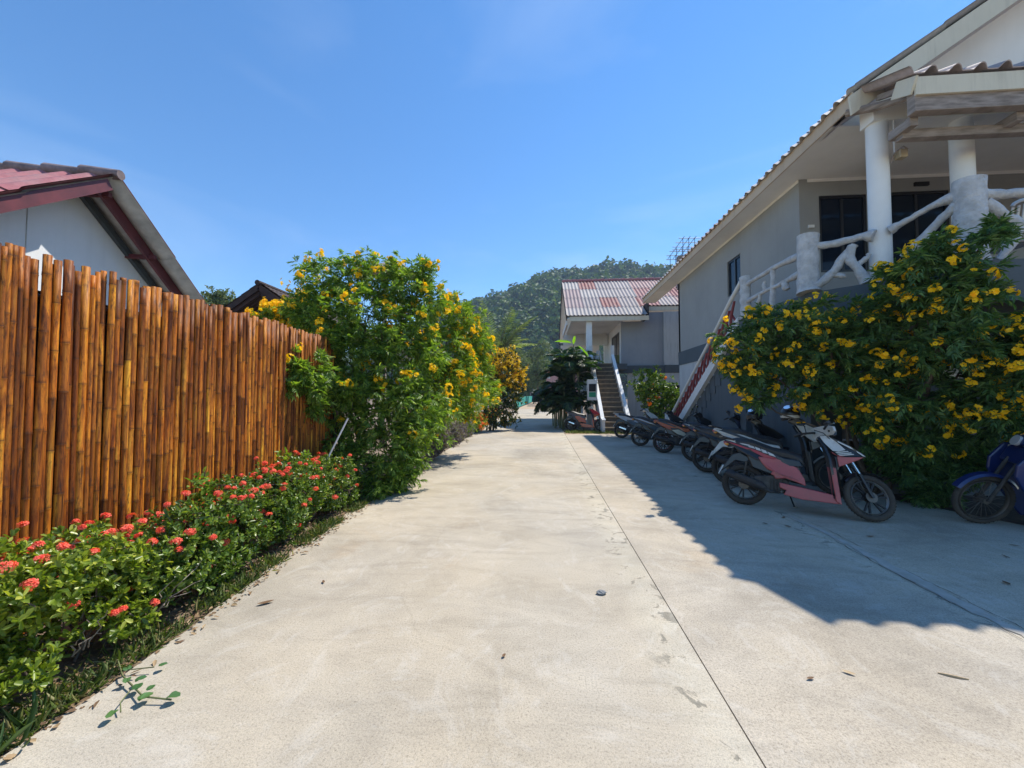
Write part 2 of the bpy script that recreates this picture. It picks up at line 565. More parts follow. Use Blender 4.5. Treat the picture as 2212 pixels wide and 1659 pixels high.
M['soil_dark'] = paint('bed_soil', (.10, .07, .05), (.04, .03, .022), .95, scale=6, bstr=.8, bscale=25, bdist=.03)
M['dirt'] = paint('orange_dirt', (.48, .33, .21), (.38, .30, .22), .95, scale=.6, bstr=.3, bscale=12)

def roof_mat(name, cols, du, dv, wear=.5):
    m, nt, b = new_mat(name)
    t = nt.nodes.new('ShaderNodeTexCoord')
    mp = nt.nodes.new('ShaderNodeVectorMath'); mp.operation = 'DIVIDE'
    mp.inputs[1].default_value = (du, dv, 1)
    nt.links.new(t.outputs['UV'], mp.inputs[0])
    fl = nt.nodes.new('ShaderNodeVectorMath'); fl.operation = 'FLOOR'
    nt.links.new(mp.outputs[0], fl.inputs[0])
    wn = nt.nodes.new('ShaderNodeTexWhiteNoise'); nt.links.new(fl.outputs[0], wn.inputs['Vector'])
    n = len(cols)
    c = ramp(nt, wn.outputs['Value'], [(i / n, q) for i, q in enumerate(cols)], 'CONSTANT')
    # lichen and wear
    v = coord(nt, (1, 1, 1), 'Object')
    f = noise(nt, v, 2.2, 8, .7)
    c = mixc(nt, ramp(nt, f, [(.42, (0, 0, 0)), (.7, (wear,) * 3)]), c, (.30, .28, .26))
    f2 = noise(nt, v, 14, 6, .7)
    c = mixc(nt, .6, c, ramp(nt, f2, [(.35, (.7, .7, .7)), (.6, (1.1, 1.1, 1.1))]), 'MULTIPLY')
    nt.links.new(c, b.inputs['Base Color'])
    b.inputs['Roughness'].default_value = .75
    bump(nt, b, f2, .25, .006)
    return m
M['roof_grey'] = roof_mat('roof_worn', [(.36, .31, .30), (.30, .26, .26), (.40, .36, .34), (.33, .24, .24), (.38, .33, .32), (.29, .09, .08), (.42, .38, .36), (.34, .29, .28), (.30, .15, .14), (.37, .33, .32)], 1.02, 1.35)
M['roof_red'] = roof_mat('roof_red', [(.40, .15, .155), (.44, .17, .17), (.37, .13, .14), (.46, .20, .195)], 1.0, 1.2, .45)
M['roof_pink'] = roof_mat('roof_pink', [(.40, .34, .33), (.36, .19, .19), (.34, .13, .13), (.40, .24, .23), (.42, .36, .35), (.33, .10, .10)], 1.02, 1.35)
M['roof_big'] = roof_mat('roof_big', [(.50, .47, .45), (.44, .41, .40), (.46, .37, .35), (.54, .51, .48)], 1.02, 1.35)

def corrugated(o, u, v, ul, vl, per=.25, amp=.028, course=1.35, step=.018, th=.008, ripple=8, tile=False):
    """sheet roof: o corner at the top, u along the wave, v down the slope; laps every course; closed on both faces"""
    o, u, v = Vector(o), Vector(u).normalized(), Vector(v).normalized()
    n = u.cross(v)
    if n.z < 0: n = -n
    nu = max(2, int(ul / per * ripple))
    rows = []
    k = 0.0
    while k < vl - 1e-6:
        e = min(k + course, vl)
        rows.append((k, e)); k = e
    mb = MB(); mb.uv = []
    for top in (1, 0):
        for (a, b) in rows:
            base = len(mb.v)
            vs = []; fs = []
            for j, q in enumerate((a, b + (.03 if b < vl - 1e-6 else 0))):
                for i in range(nu + 1):
                    s = ul * i / nu
                    wv = math.cos(2 * PI * s / per)
                    hgt = amp * (wv if wv > 0 else wv * .8) if not tile else amp * (2.1 * max(0, wv) ** .7 - .9)
                    off = hgt + (step if j else 0) + (th if top else 0)
                    vs.append(o + u * s + v * q + n * off)
                    mb.uv.append((s, (a + b) / 2))
            for i in range(nu):
                fs.append((i, i + 1, nu + 2 + i, nu + 1 + i) if top else (i, nu + 1 + i, nu + 2 + i, i + 1))
            mb.add(vs, fs)
        if top: ntop = len(mb.v)
    # close the lower edge
    nrow = 2 * (nu + 1)
    lt = (len(rows) - 1) * nrow + nu + 1
    lb = ntop + (len(rows) - 1) * nrow + nu + 1
    for i in range(nu): mb.f.append((lt + i, lt + i + 1, lb + i + 1, lb + i))
    return mb

# ================================================================== GROUND
def sheet(name, poly, z, m, th=.0):
    mb = MB()
    if th:
        mb.prism(poly, z - th, z, 'xy')
    else:
        mb.add([(x, y, z) for x, y in poly], [tuple(range(len(poly)))])
    return mb.build(name, m, kind='structure')

g = MB()
xs = [-385, -200, -100, -40, -12, -4, 4, 12, 40, 100, 200, 385]
ys = [-35, -10, 0, 10, 20, 30, 45, 70, 110, 180, 300, 465]
def gz(y): return max(0, min(y, 240) - 30) * .008
for y in ys:
    for x in xs: g.v.append((x, y, gz(y) - .055))
for j in range(len(ys) - 1):
    for i in range(len(xs) - 1):
        a = j * len(xs) + i
        g.f.append((a, a + 1, a + 1 + len(xs), a + len(xs)))
g.build('ground', M['soil'], kind='structure')

def edge_pts(pts, amp, n=14):
    out = []
    for (a, b) in zip(pts[:-1], pts[1:]):
        L = math.dist(a, b); k = max(1, int(L / .16)) if L < 12 else int(L / .6)
        for i in range(k):
            t = i / k
            out.append((a[0] + (b[0]-a[0])*t + R.uniform(-amp, amp), a[1] + (b[1]-a[1])*t))
    out.append(pts[-1])
    return out
left = edge_pts([(-2.15, -4), (-2.17, 1.5), (-2.22, 2.3), (-2.38, 3.6), (-2.47, 4.9), (-2.6, 8), (-2.9, 18), (-3.2, 30)], .016)
sheet('road', left + [(.9, 30), (.895, 16.4), (.868, 6), (.862, -4)], .0, M['road'], .09)
bedx = [(5.12, 5.55), (5.02, 5.9)]
sheet('parking_yard', [(.868, -4), (.874, 6), (.901, 15.6), (2.4, 15.7), (4.0, 15.6), (5.0, 15.6), (5.0, 5.95), (5.45, 4.9), (6.3, 3.6), (7.5, 2.6), (7.5, -4)], .002, M['slab'], .09)
def strip(name, pts, m, z=.004):
    """long ground sheet following the rise of the land"""
    mb = MB()
    for (y, a, b) in pts:
        mb.v += [(a, y, gz(y) + z), (b, y, gz(y) + z)]
    for i in range(len(pts) - 1): mb.f.append((2*i, 2*i+1, 2*i+3, 2*i+2))
    return mb.build(name, m, kind='structure')
strip('far_road', [(30.0, -3.2, .9), (38, -3.2, 1.0), (46, -3.1, .8)], M['road'], -.001)
strip('dirt_path', [(46.0, -3.1, .8), (58, -3.0, .25), (75, -2.6, -.1), (100, -2.2, -.3)], M['dirt'], .004)
sheet('gravel_verge', [(.93, 15.75), (6, 15.75), (6, 18.2), (.93, 18.2)], -.02, M['dirt'])
# cracked mortar patch along the second joint
pm = MB()
ys_ = [i * .06 for i in range(12, 86)]
for i, y in enumerate(ys_):
    x = 2.98 + .05 * math.sin(y * 1.7)
    tp = min(1, (5.2 - y) * .7) * (.55 + .45 * abs(math.sin(y * 2.3)))
    pm.v += [(x - (.05 + R.uniform(-.02, .035)) * tp, y, .0065), (x + (.06 + R.uniform(-.02, .02)) * tp, y, .0065)]
for i in range(len(ys_) - 1): pm.f.append((2*i, 2*i+1, 2*i+3, 2*i+2))
pm.build('mortar_joint', paint('mortar', (.50, .45, .38), (.38, .34, .28), .9, scale=7, bstr=.6, bscale=40), kind='structure')
cm = MB()
for s in (-1, 1):
    k = len(cm.v)
    for i, y in enumerate(ys_):
        x = 2.98 + .05 * math.sin(y * 1.7) + s * .07 + R.uniform(-.012, .012)
        wd = (.001 + .0028 * R.random()) * (1 if s > 0 else 1.3) * (0.15 if math.sin(y * 5 + s * 2) + math.sin(y * 1.9) > 1.0 else 1)
        cm.v += [(x - wd, y, .0105), (x + wd, y, .0105)]
    for i in range(len(ys_) - 1): cm.f.append((k+2*i, k+2*i+1, k+2*i+3, k+2*i+2))
cm.build('joint_crack', M['soil_dark'], kind='structure')
sheet('planting_bed', [(-3.6, -3), (-2.1, -3), (-2.12, 2.3), (-2.4, 4.9), (-2.55, 8), (-2.85, 18), (-3.1, 29), (-6, 29), (-6, 6), (-3.6, 6)], -.012, M['soil'])
sheet('corner_bed', [(5.03, 5.9), (5.46, 4.95), (6.35, 3.6), (7.6, 2.6), (14, 2.6), (14, 9), (5.03, 9)], .004, M['soil_dark'])

# ================================================================== BUILDING 1 (right)
H1 = thing('guest_house', 'near grey two storey guest house with raised balcony, white columns and long corrugated eave', 'house', (8.5, 11, 0))
XE, YR, YE = 4.5, 5.85, 17.8
XW, YW, YWE = 5.05, 7.87, 14.65
ZS, ZC = 3.12, 5.76
SL = .68
RX = 9.6
def rz(x): return 5.93 + SL * (x - XE)
# roof slopes
ln = math.hypot(RX - XE, SL * (RX - XE))
corrugated((RX, YR, rz(RX)), (0, 1, 0), (-1, 0, -SL), YE - YR, ln, .26, .03, 1.5, tile=True).build('roof', M['roof_big'], H1, smooth=True, flat_angle=60)
corrugated((RX, YR, rz(RX)), (0, 1, 0), (1, 0, -SL), YE - YR, ln, .26, .03, 1.5, tile=True).build('roof', M['roof_big'], H1, smooth=True, flat_angle=60)
mb = MB(); mb.tube([(RX, YR, rz(RX) + .03), (RX, YE, rz(RX) + .03)], .11, 8); mb.build('ridge_cap', M['roof_big'], H1, smooth=True)
# eave fascia, soffit
mb = MB(); mb.box((XE + .05, YR + .03, ZC - .02), (XE + .075, YE - .05, 5.955)); mb.build('eave_fascia', M['tan_board'], H1)
mb = MB(); mb.box((XE + .075, 6.35, ZC), (XW + .06, YE - .05, ZC + .02)); mb.box((XW + .06, 6.35, ZC), (13.6, YW - .003, ZC + .018)); mb.build('soffit', M['ceiling'], H1)
# gable verge board (cream, doubled) on the rake
mb = MB()
mb.prism([(XE - .01, rz(XE) - .06), (RX, rz(RX) - .06), (RX, rz(RX) - .35), (XE + .02, rz(XE) - .34)], YR + .0, YR + .03)
mb.prism([(RX, rz(RX) - .06), (2*RX - XE, rz(XE) - .06), (2*RX - XE, rz(XE) - .35), (RX, rz(RX) - .35)], YR, YR + .03)
mb.build('verge_board', M['cream'], H1)
# raking soffit between verge and gable panel
mb = MB()
for sg in (1,):
    mb.add([(XE + .08, YR + .03, rz(XE + .08) - .30), (RX, YR + .03, rz(RX) - .30), (RX, 6.6, rz(RX) - .30), (XE + .08, 6.6, rz(XE + .08) - .30)], [(0, 1, 2, 3)])
mb.build('raking_soffit', paint('mauve_soffit', (.60, .52, .50), (.48, .41, .40), .8, scale=4), H1)
# gable infill
mb = MB()
mb.prism([(XE + .2, ZC + .021), (2*RX - XE - .2, ZC + .021), (RX, rz(RX) - .3 + .02)], 6.45, 6.55)
mb.build('gable_panel', M['ceiling'], H1)
mb = MB()
mb.tube([(6.35, 6.40, 7.05), (6.42, 6.40, 7.0), (6.60, 6.40, 7.35), (7.0, 6.40, 7.8)], .012, 5)
mb.build('gable_conduit', M['steel'], H1)
# walls
def wall_x(x0, x1, ya, yb, z0, z1, holes):
    """wall thick in x between x0,x1 running ya..yb with rectangular holes (y0,y1,z0,z1) sorted by y"""
    mb = MB(); y = ya
    for (h0, h1, a, b) in holes:
        mb.box((x0, y, z0), (x1, h0, z1)); mb.box((x0, h0, z0), (x1, h1, a)); mb.box((x0, h0, b), (x1, h1, z1)); y = h1
    mb.box((x0, y, z0), (x1, yb, z1)); return mb
def wall_y(y0, y1, xa, xb, z0, z1, holes):
    mb = MB(); x = xa
    for (h0, h1, a, b) in holes:
        mb.box((x, y0, z0), (h0, y1, z1)); mb.box((h0, y0, z0), (h1, y1, a)); mb.box((h0, y0, b), (h1, y1, z1)); x = h1
    mb.box((x, y0, z0), (xb, y1, z1)); return mb
wall_x(XW, XW + .15, YW, YWE, 3.14, 5.9, [(10.15, 10.85, 4.2, 5.16)]).build('upper_wall', M['wall_grey'], H1)
wall_y(YW, YW + .15, XW + .15, 13.8, 3.14, 5.9, [(5.42, 6.30, 3.9, 5.42), (6.64, 7.78, 3.16, 5.44)]).build('gable_wall', M['wall_grey'], H1)
mb = MB(); mb.box((XW, YWE - .15, 3.14), (13.8, YWE, 5.9)); mb.box((13.65, YW, 0), (13.8, YWE, 5.9)); mb.build('rear_wall', M['wall_grey'], H1)
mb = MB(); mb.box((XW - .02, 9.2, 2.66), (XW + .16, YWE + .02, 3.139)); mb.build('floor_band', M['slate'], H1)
mb = MB(); mb.box((XW, 8.9, 0), (XW + .15, YWE, 2.66)); mb.box((XW + .15, YWE - .16, 0), (13.65, YWE - .01, 3.13)); mb.build('lower_wall', M['wall_lower'], H1)
mb = MB(); mb.prism([(9.2, 3.139), (9.2, 3.3), (10.6, 3.3), (10.6, 3.22), (11.9, 3.22), (11.9, 3.139)], XW - .022, XW - .003, 'yz'); mb.build('stepped_band', M['slate'], H1)
# window in the long wall
wn = MB(); y0, y1, z0, z1 = 10.15, 10.85, 4.2, 5.16
for b_ in (((XW + .03, y0, z0), (XW + .09, y0 + .05, z1)), ((XW + .03, y1 - .05, z0), (XW + .09, y1, z1)), ((XW + .03, y0 + .05, z0), (XW + .09, y1 - .05, z0 + .05)), ((XW + .03, y0 + .05, z1 - .05), (XW + .09, y1 - .05, z1)), ((XW + .03, (y0 + y1)/2 - .03, z0 + .05), (XW + .09, (y0 + y1)/2 + .03, z1 - .05))):
    wn.box(*b_)
wo = wn.build('window', M['alu'], H1)
mb = MB(); mb.box((XW + .055, y0 + .05, z0 + .05), (XW + .065, y1 - .05, z1 - .05)); mb.build('pane', M['glass'], wo)
mb = MB(); mb.box((XW + .10, y0 + .36, z0 + .05), (XW + .11, y1 - .05, z1 - .45)); mb.build('curtain', paint('blue_curtain', (.10, .14, .22), (.07, .1, .17), .9), wo)
# glazed openings in the gable wall
for (a, b, c, d, nm, mull) in ((5.42, 6.30, 3.9, 5.42, 'window', [5.86]), (6.64, 7.78, 3.16, 5.44, 'sliding_door', [7.21])):
    q = MB(); fw = .05
    q.box((a, YW + .02, c), (a + fw, YW + .09, d)); q.box((b - fw, YW + .02, c), (b, YW + .09, d))
    q.box((a + fw, YW + .02, c), (b - fw, YW + .09, c + fw)); q.box((a + fw, YW + .02, d - fw), (b - fw, YW + .09, d))
    for m_ in mull: q.box((m_ - .025, YW + .03, c + fw), (m_ + .025, YW + .085, d - fw))
    qo = q.build(nm, M['alu'], H1)
    mb = MB(); mb.box((a + fw, YW + .05, c + fw), (b - fw, YW + .06, d - fw)); mb.build('pane', M['glass'], qo)
mb = MB(); mb.box((5.20, YW - .03, 4.78), (5.31, YW, 4.84)); mb.build('wall_switch', M['plastic_white'], H1, bevel=.005)
mb = MB(); mb.box((7.15, YW - .04, 5.53), (7.40, YW, 5.60)); mb.build('vent', M['black'], H1)
mb = MB(); mb.box((5.21, YW - .014, 5.70), (13.6, YW - .001, 5.759)); mb.box((XW - .014, YW, 5.70), (XW - .001, YWE, 5.757)); mb.build('cornice', M['ceiling'], H1)
# ceiling beam over the porch
mb = MB(); mb.box((4.82, 5.86, 5.50), (13.6, 6.10, 5.757)); mb.build('porch_beam', M['ceiling'], H1)
# balcony slab: landing strip, angled front, forward bay
poly = [(4.2, 8.55), (4.2, 6.42), (4.82, 5.84), (5.18, 5.02), (13.5, 4.95), (13.5, YW - .01), (XW - .01, YW - .01), (XW - .01, 8.55)]
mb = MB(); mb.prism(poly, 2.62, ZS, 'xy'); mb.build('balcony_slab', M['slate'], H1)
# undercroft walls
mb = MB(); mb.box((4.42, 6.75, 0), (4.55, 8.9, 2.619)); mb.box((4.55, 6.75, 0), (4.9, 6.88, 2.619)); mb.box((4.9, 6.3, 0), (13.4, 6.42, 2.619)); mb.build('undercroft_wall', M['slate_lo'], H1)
mb = MB(); mb.box((8.0, 6.26, .5), (9.4, 6.298, 2.1)); mb.box((6.0, 6.26, 1.75), (13, 6.295, 2.2)); mb.build('cream_panel', M['cream'], H1)
# columns
for x, y in ((4.97, 6.0), (6.12, 6.0), (8.4, 6.0)):
    mb = MB(); mb.tube([(x, y, ZS - .01), (x, y, 4.5), (x, y, 5.56)], .128, 20); mb.build('column', M['column'], H1, smooth=True)
mb = MB(); mb.tube([(5.12, 5.90, 5.56), (5.115, 5.90, 5.2), (5.112, 5.89, 4.98)], .012, 5); mb.build('downpipe', M['column'], H1)
# flood lamp on the column
mb = MB(); mb.box((5.11, 5.80, 4.90), (5.22, 5.90, 5.02)); fo = mb.build('flood_lamp', paint('aged_lamp', (.55, .47, .33), (.4, .33, .22), .5), H1, bevel=.012)
mb = MB(); mb.tube([(5.05, 5.88, 4.86), (5.07, 5.84, 4.98), (5.16, 5.80, 5.05), (5.23, 5.82, 5.02)], .01, 5); mb.build('bracket', M['wood'], fo)
# porch lean-to roof
PY, PZ, PX = 5.11, 5.57, 4.62
pl = .74
corrugated((PX, PY + pl, PZ + .5 * pl), (1, 0, 0), (0, -1, -.5), 8.6, math.hypot(pl, .5 * pl), .285, .035, 2.0, th=.012, ripple=14, tile=True).build('porch_roof', M['roof_big'], H1, smooth=True, flat_angle=60)
mb = MB(); mb.box((PX + .12, PY + .02, PZ - .27), (13, PY + .05, PZ - .04)); mb.build('porch_fascia', M['cream'], H1)
mb = MB(); mb.beam((PX + .105, PY + .03, PZ - .14), (PX + .105, PY + .30, PZ - .0), .028, .20); mb.build('porch_barge', M['cream'], H1)
mb = MB()
mb.box((PX + .13, PY + .052, PZ - .46), (13, PY + .17, PZ - .10))
mb.box((PX + .22, 5.45, PZ - .62), (13, 5.56, PZ - .50))
for x in (4.85, 6.12, 7.6, 9.0): mb.box((x - .05, PY + .185, PZ - .56), (x + .05, 5.62, PZ - .44))
mb.beam((6.2, 5.30, PZ - .40), (7.0, 5.62, PZ - .58), .05, .08)
mb.build('porch_timber', M['wood'], H1, bevel=.006)
for i in range(12):
    mb = MB(); mb.beam((PX + .2 + i * .72, PY + .06, PZ - .10), (PX + .2 + i * .72, PY + .66, PZ + .19), .05, .07)
    mb.build('porch_rafter', M['wood'], H1)
mb = MB(); mb.tube([(4.55, 6.0, 5.72), (4.8, 5.75, 5.62), (5.0, 5.35, 5.48)], [.05, .06, .04], 7); mb.build('strut', M['wood'], H1)

# stairs going down away from the camera
ST = thing('outside_stair', 'steep side stair with red lattice balustrade running down from the near balcony', 'staircase', (4.6, 11, 0))
y0, y1 = 8.55, 13.3
n = 17
for i in range(n):
    t0, t1 = i / n, (i + 1) / n
    zt = ZS * (1 - t1)
    if zt > .01:
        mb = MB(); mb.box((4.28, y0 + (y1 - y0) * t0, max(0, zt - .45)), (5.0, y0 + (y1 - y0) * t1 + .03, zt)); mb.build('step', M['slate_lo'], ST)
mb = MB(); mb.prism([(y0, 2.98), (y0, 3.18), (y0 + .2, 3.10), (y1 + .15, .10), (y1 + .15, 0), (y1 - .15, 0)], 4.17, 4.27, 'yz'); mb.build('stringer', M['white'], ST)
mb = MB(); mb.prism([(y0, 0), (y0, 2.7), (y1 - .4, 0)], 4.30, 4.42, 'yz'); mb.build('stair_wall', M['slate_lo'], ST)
rp = []
rail = [(4.21, 8.45, 3.92), (4.2, 8.9, 3.62), (4.2, 9.6, 3.14), (4.2, 11, 2.22), (4.2, 12.2, 1.42), (4.2, 13.35, .66)]
mb = MB(); mb.tube(rail, [.045, .045, .04, .04, .04, .045], 8); mb.build('handrail', M['white'], ST, smooth=True)
mb = MB(); mb.tube([(4.21, 13.4, 0), (4.2, 13.4, .5), (4.2, 13.4, .95)], [.085, .08, .08], 10); mb.build('newel', M['rustic'], ST, smooth=True)
for i in range(18):
    t = (i + .5) / 18
    y = 8.75 + (13.2 - 8.75) * t
    zt = 3.70 - (3.70 - .78) * t - .02
    mb = MB()
    mb.tube([(4.21, y - .13, zt - .02), (4.2, y + .0, zt - .30), (4.21, y + .08, zt - .58)], [.025, .03, .025], 6)
    mb.tube([(4.235, y + .13, zt - .18), (4.235, y, zt - .34), (4.235, y - .12, zt - .46)], [.022, .026, .022], 6)
    mb.build('baluster', M['redlat'], ST, smooth=True)

# rustic balustrade
BR = thing('balcony_balustrade', 'grey rustic concrete branch balustrade along the near guest house balcony', 'railing', (4.6, 6, ZS))
def post(x, y, z0, h, r, knots=5):
    mb = MB(); n = 9
    pts = []; rr = []
    for i in range(n + 1):
        pts.append((x + R.uniform(-.008, .008), y + R.uniform(-.008, .008), z0 + h * i / n))
        rr.append(r * (1.16 if i == 0 else 1 + R.uniform(-.07, .07)) * (1.05 if i == n else 1))
    mb.tube(pts, rr, 14)
    return mb.build('post', M['rustic'], BR, smooth=True, flat_angle=50)
post(4.23, 6.42, ZS, .92, .145); post(4.25, 8.35, ZS, .86, .105); post(5.37, 5.20, ZS, 1.08, .15)
def branch(nm, pts, rad, sub=4):
    P_ = [Vector(p) for p in pts]; out = []; rr = []
    for i in range(len(P_) - 1):
        for j in range(sub):
            t = j / sub
            # catmull-rom
            a = P_[max(i - 1, 0)]; b = P_[i]; c = P_[i + 1]; d = P_[min(i + 2, len(P_) - 1)]
            q = .5 * ((2*b) + (c - a)*t + (2*a - 5*b + 4*c - d)*t*t + (3*b - a - 3*c + d)*t**3)
            out.append(q + Vector([R.uniform(-.006, .006) for _ in range(3)]))
            rr.append((rad[i] + (rad[i+1] - rad[i]) * t) * R.uniform(.8, 1.12))
    out.append(P_[-1]); rr.append(rad[-1])
    mb = MB(); mb.tube(out, rr, 10)
    return mb.build(nm, M['rustic'], BR, smooth=True, flat_angle=50)
z = ZS
branch('rail', [(4.23, 6.40, z+.74), (4.45, 6.22, z+.70), (4.70, 6.04, z+.72), (4.83, 5.93, z+.70)], [.06, .055, .06, .085])
branch('rail', [(4.23, 6.36, z+.05), (4.42, 6.22, z+.22), (4.55, 6.14, z+.46), (4.66, 6.06, z+.62)], [.075, .06, .055, .05])
branch('rail', [(4.62, 6.06, z+.60), (4.60, 6.08, z+.42), (4.66, 6.02, z+.24), (4.74, 5.98, z+.02)], [.05, .065, .06, .075])
branch('twig', [(4.66, 6.04, z+.30), (4.73, 5.98, z+.36), (4.77, 5.94, z+.44)], [.04, .035, .028])
branch('twig', [(4.44, 6.22, z+.22), (4.52, 6.16, z+.19), (4.57, 6.12, z+.17)], [.045, .038, .03])
branch('rail', [(4.98, 5.85, z+.74), (5.06, 5.70, z+.80), (5.18, 5.5, z+.88), (5.30, 5.30, z+.92)], [.075, .045, .045, .075])
branch('rail', [(5.02, 5.70, z+.30), (5.10, 5.60, z+.42), (5.20, 5.42, z+.64), (5.30, 5.28, z+.80)], [.05, .06, .05, .07])
branch('twig', [(5.14, 5.52, z+.45), (5.17, 5.42, z+.42), (5.20, 5.36, z+.47)], [.045, .05, .045])
branch('rail', [(5.45, 5.15, z+.86), (5.7, 5.12, z+.84), (6.1, 5.12, z+.86), (6.8, 5.12, z+.84), (7.8, 5.12, z+.86)], [.09, .055, .055, .06, .06])
branch('rail', [(5.48, 5.15, z+.78), (5.65, 5.12, z+.60), (5.85, 5.12, z+.44), (6.1, 5.12, z+.40), (6.6, 5.12, z+.45)], [.07, .055, .065, .055, .055])
branch('rail', [(5.85, 5.12, z+.44), (5.74, 5.12, z+.22), (5.58, 5.14, z+.02)], [.055, .045, .05])
branch('rail', [(6.2, 5.12, z+.40), (6.24, 5.12, z+.2), (6.30, 5.12, z)], [.045, .04, .05])
branch('rail', [(4.22, 6.55, z+.66), (4.24, 7.2, z+.72), (4.22, 7.7, z+.70), (4.25, 8.3, z+.70)], [.07, .045, .045, .05])
branch('rail', [(4.22, 6.55, z+.38), (4.24, 7.1, z+.36), (4.22, 7.6, z+.36), (4.25, 8.3, z+.34)], [.06, .045, .04, .045])
branch('rail', [(4.23, 7.35, z+.70), (4.24, 7.38, z+.35), (4.23, 7.42, z)], [.045, .05, .055])
branch('twig', [(4.20, 6.98, z+.36), (4.20, 6.95, z+.25), (4.21, 6.90, z+.20)], [.055, .06, .035])
branch('twig', [(4.22, 7.75, z+.37), (4.22, 7.8, z+.24), (4.22, 7.9, z+.2)], [.04, .045, .03])
branch('twig', [(4.22, 7.60, z+.38), (4.22, 7.62, z+.48), (4.22, 7.6, z+.55)], [.04, .04, .03])

# plastic chair behind the balustrade
CH = thing('plastic_chair', 'white slatted plastic armchair on the balcony behind the branch rail', 'chair', (6.35, 5.75, ZS))
def cb(a, b, nm, bev=.01):
    mb = MB(); mb.box(a, b); return mb.build(nm, M['plastic_white'], CH, world=False, bevel=bev)
cb((-.24, -.22, .40), (.24, .24, .43), 'seat')
for sx in (-1, 1):
    for sy in (-1, 1):
        mb = MB(); mb.tube([(sx*.22, sy*.2, .41), (sx*.27, sy*.25, 0)], [.028, .02], 6); mb.build('leg', M['plastic_white'], CH, world=False)
    mb = MB(); mb.tube([(sx*.25, -.26, .42), (sx*.27, -.1, .62), (sx*.26, .24, .64)], .022, 6); mb.build('armrest', M['plastic_white'], CH, world=False)
mb = MB()
for i in range(9):
    t = (i - 4) / 4
    x = t * .22; yy = -.25 - .03 * (1 - t * t)
    mb.beam((x, yy, .42), (x * 1.08, yy - .08, .86 - .05 * t * t), .026, .012, (0, 1, 0))
arc = [(math.sin(a) * .26, -.34 - .02 * math.cos(a), .82 + .09 * math.cos(a)) for a in [(-90 + 22.5 * k) * PI / 180 for k in range(9)]]
mb.tube(arc, .022, 6)
mb.build('backrest', M['plastic_white'], CH, world=False)

# roof rack of rebar on the far side of the ridge
RK = thing('steel_frame', 'open dark steel bar frame sticking up behind the near roof eave', 'frame', (7, 20, 7.4))
mb = MB()
for x in (6.92, 7.2, 7.48):
    for y in (19.3, 20.2, 21.2):
        mb.tube([(x, y, 7.2), (x, y, 9.2 if y > 19.5 else 9.3)], .015, 5)
    mb.tube([(x, 19.1, 9.33), (x, 21.6, 9.13)], .015, 5)
for k, y in enumerate((19.3, 19.75, 20.2, 20.7, 21.2)):
    mb.tube([(6.72, y, 9.33 - .04 * k), (7.75, y, 9.31 - .04 * k)], .016, 5)
mb.tube([(6.7, 21.2, 8.95), (7.9, 21.2, 8.95)], .016, 5); mb.tube([(6.7, 20.2, 9.1), (7.9, 20.2, 9.1)], .016, 5)
mb.build('bar', M['alu'], RK)
mb = MB(); mb.box((7.15, 20.6, 7.2), (7.5, 20.95, 8.95)); mb.build('mast', M['wood'], RK)

# black panel gate between the two houses
GT = thing('black_fence_panel', 'plain black sheet fence panel between the two grey houses', 'fence', (5.8, 16.2, 0))
mb = MB(); mb.box((4.9, 16.15, .05), (7.6, 16.2, 1.98)); mb.build('panel', M['black'], GT)
for x in (4.9, 6.2, 7.5):
    mb = MB(); mb.box((x, 16.2, 0), (x + .06, 16.26, 2.02)); mb.build('post', M['alu'], GT)

# ================================================================== BUILDING 2
s2 = .80
def q2(x, y, z=None):
    return (x * s2, y * s2) if z is None else (x * s2, y * s2, CAMH + (z - CAMH) * s2)
H2 = thing('far_guest_house', 'far grey guest house with pinkish sheet roof facing the road and white porch posts', 'house', (7, 27, 0))
XL = 1.62 * s2; ye = 25.8 * s2; ze = CAMH + 5.5 * s2; yr = 31.6 * s2; zr = CAMH + 9.55 * s2
sv = (0, ye - yr, ze - zr)
lv = math.hypot(sv[1], sv[2])
xs_ = 6.9 * s2
corrugated((XL, yr, zr), (1, 0, 0), sv, xs_ - XL, lv, .21, .03, 1.5).build('roof', M['roof_grey'], H2, smooth=True, flat_angle=60)
corrugated((xs_, yr, zr), (1, 0, 0), sv, 8.5, lv - 1.25, .21, .03, 1.5).build('roof', M['roof_pink'], H2, smooth=True, flat_angle=60)
corrugated((XL, yr, zr), (1, 0, 0), (0, yr - ye, ze - zr), xs_ - XL + 8.5, lv, .21, .03, 1.5).build('rear_roof', M['roof_grey'], H2, smooth=True, flat_angle=60)
mb = MB()
k = int((xs_ + 8.5 - XL) / .45)
for i in range(k): mb.tube([(XL + .45 * i, yr, zr + .05), (XL + .45 * i + .47, yr, zr + .075)], [.085, .10], 8)
mb.build('ridge_cap', M['roof_red'], H2, smooth=True)
mb = MB()
mb.box((XL + .15, ye + .06, ze - .27), (xs_ + .1, ye + .09, ze - .03))
mb.build('eave_fascia', M['cream'], H2)
mb = MB()
dy, dz = sv[1] * 1.25 / lv, sv[2] * 1.25 / lv
mb.box((xs_ + .12, ye - dy + .06, ze - dz - .27), (xs_ + 8.4, ye - dy + .09, ze - dz - .03))
mb.build('upper_fascia', M['cream'], H2)
mb = MB(); mb.box((xs_ + .05, ye + .1, ze - .15), (xs_ + .11, ye - dy + .1, ze - dz)); mb.build('valley_end', M['black'], H2)
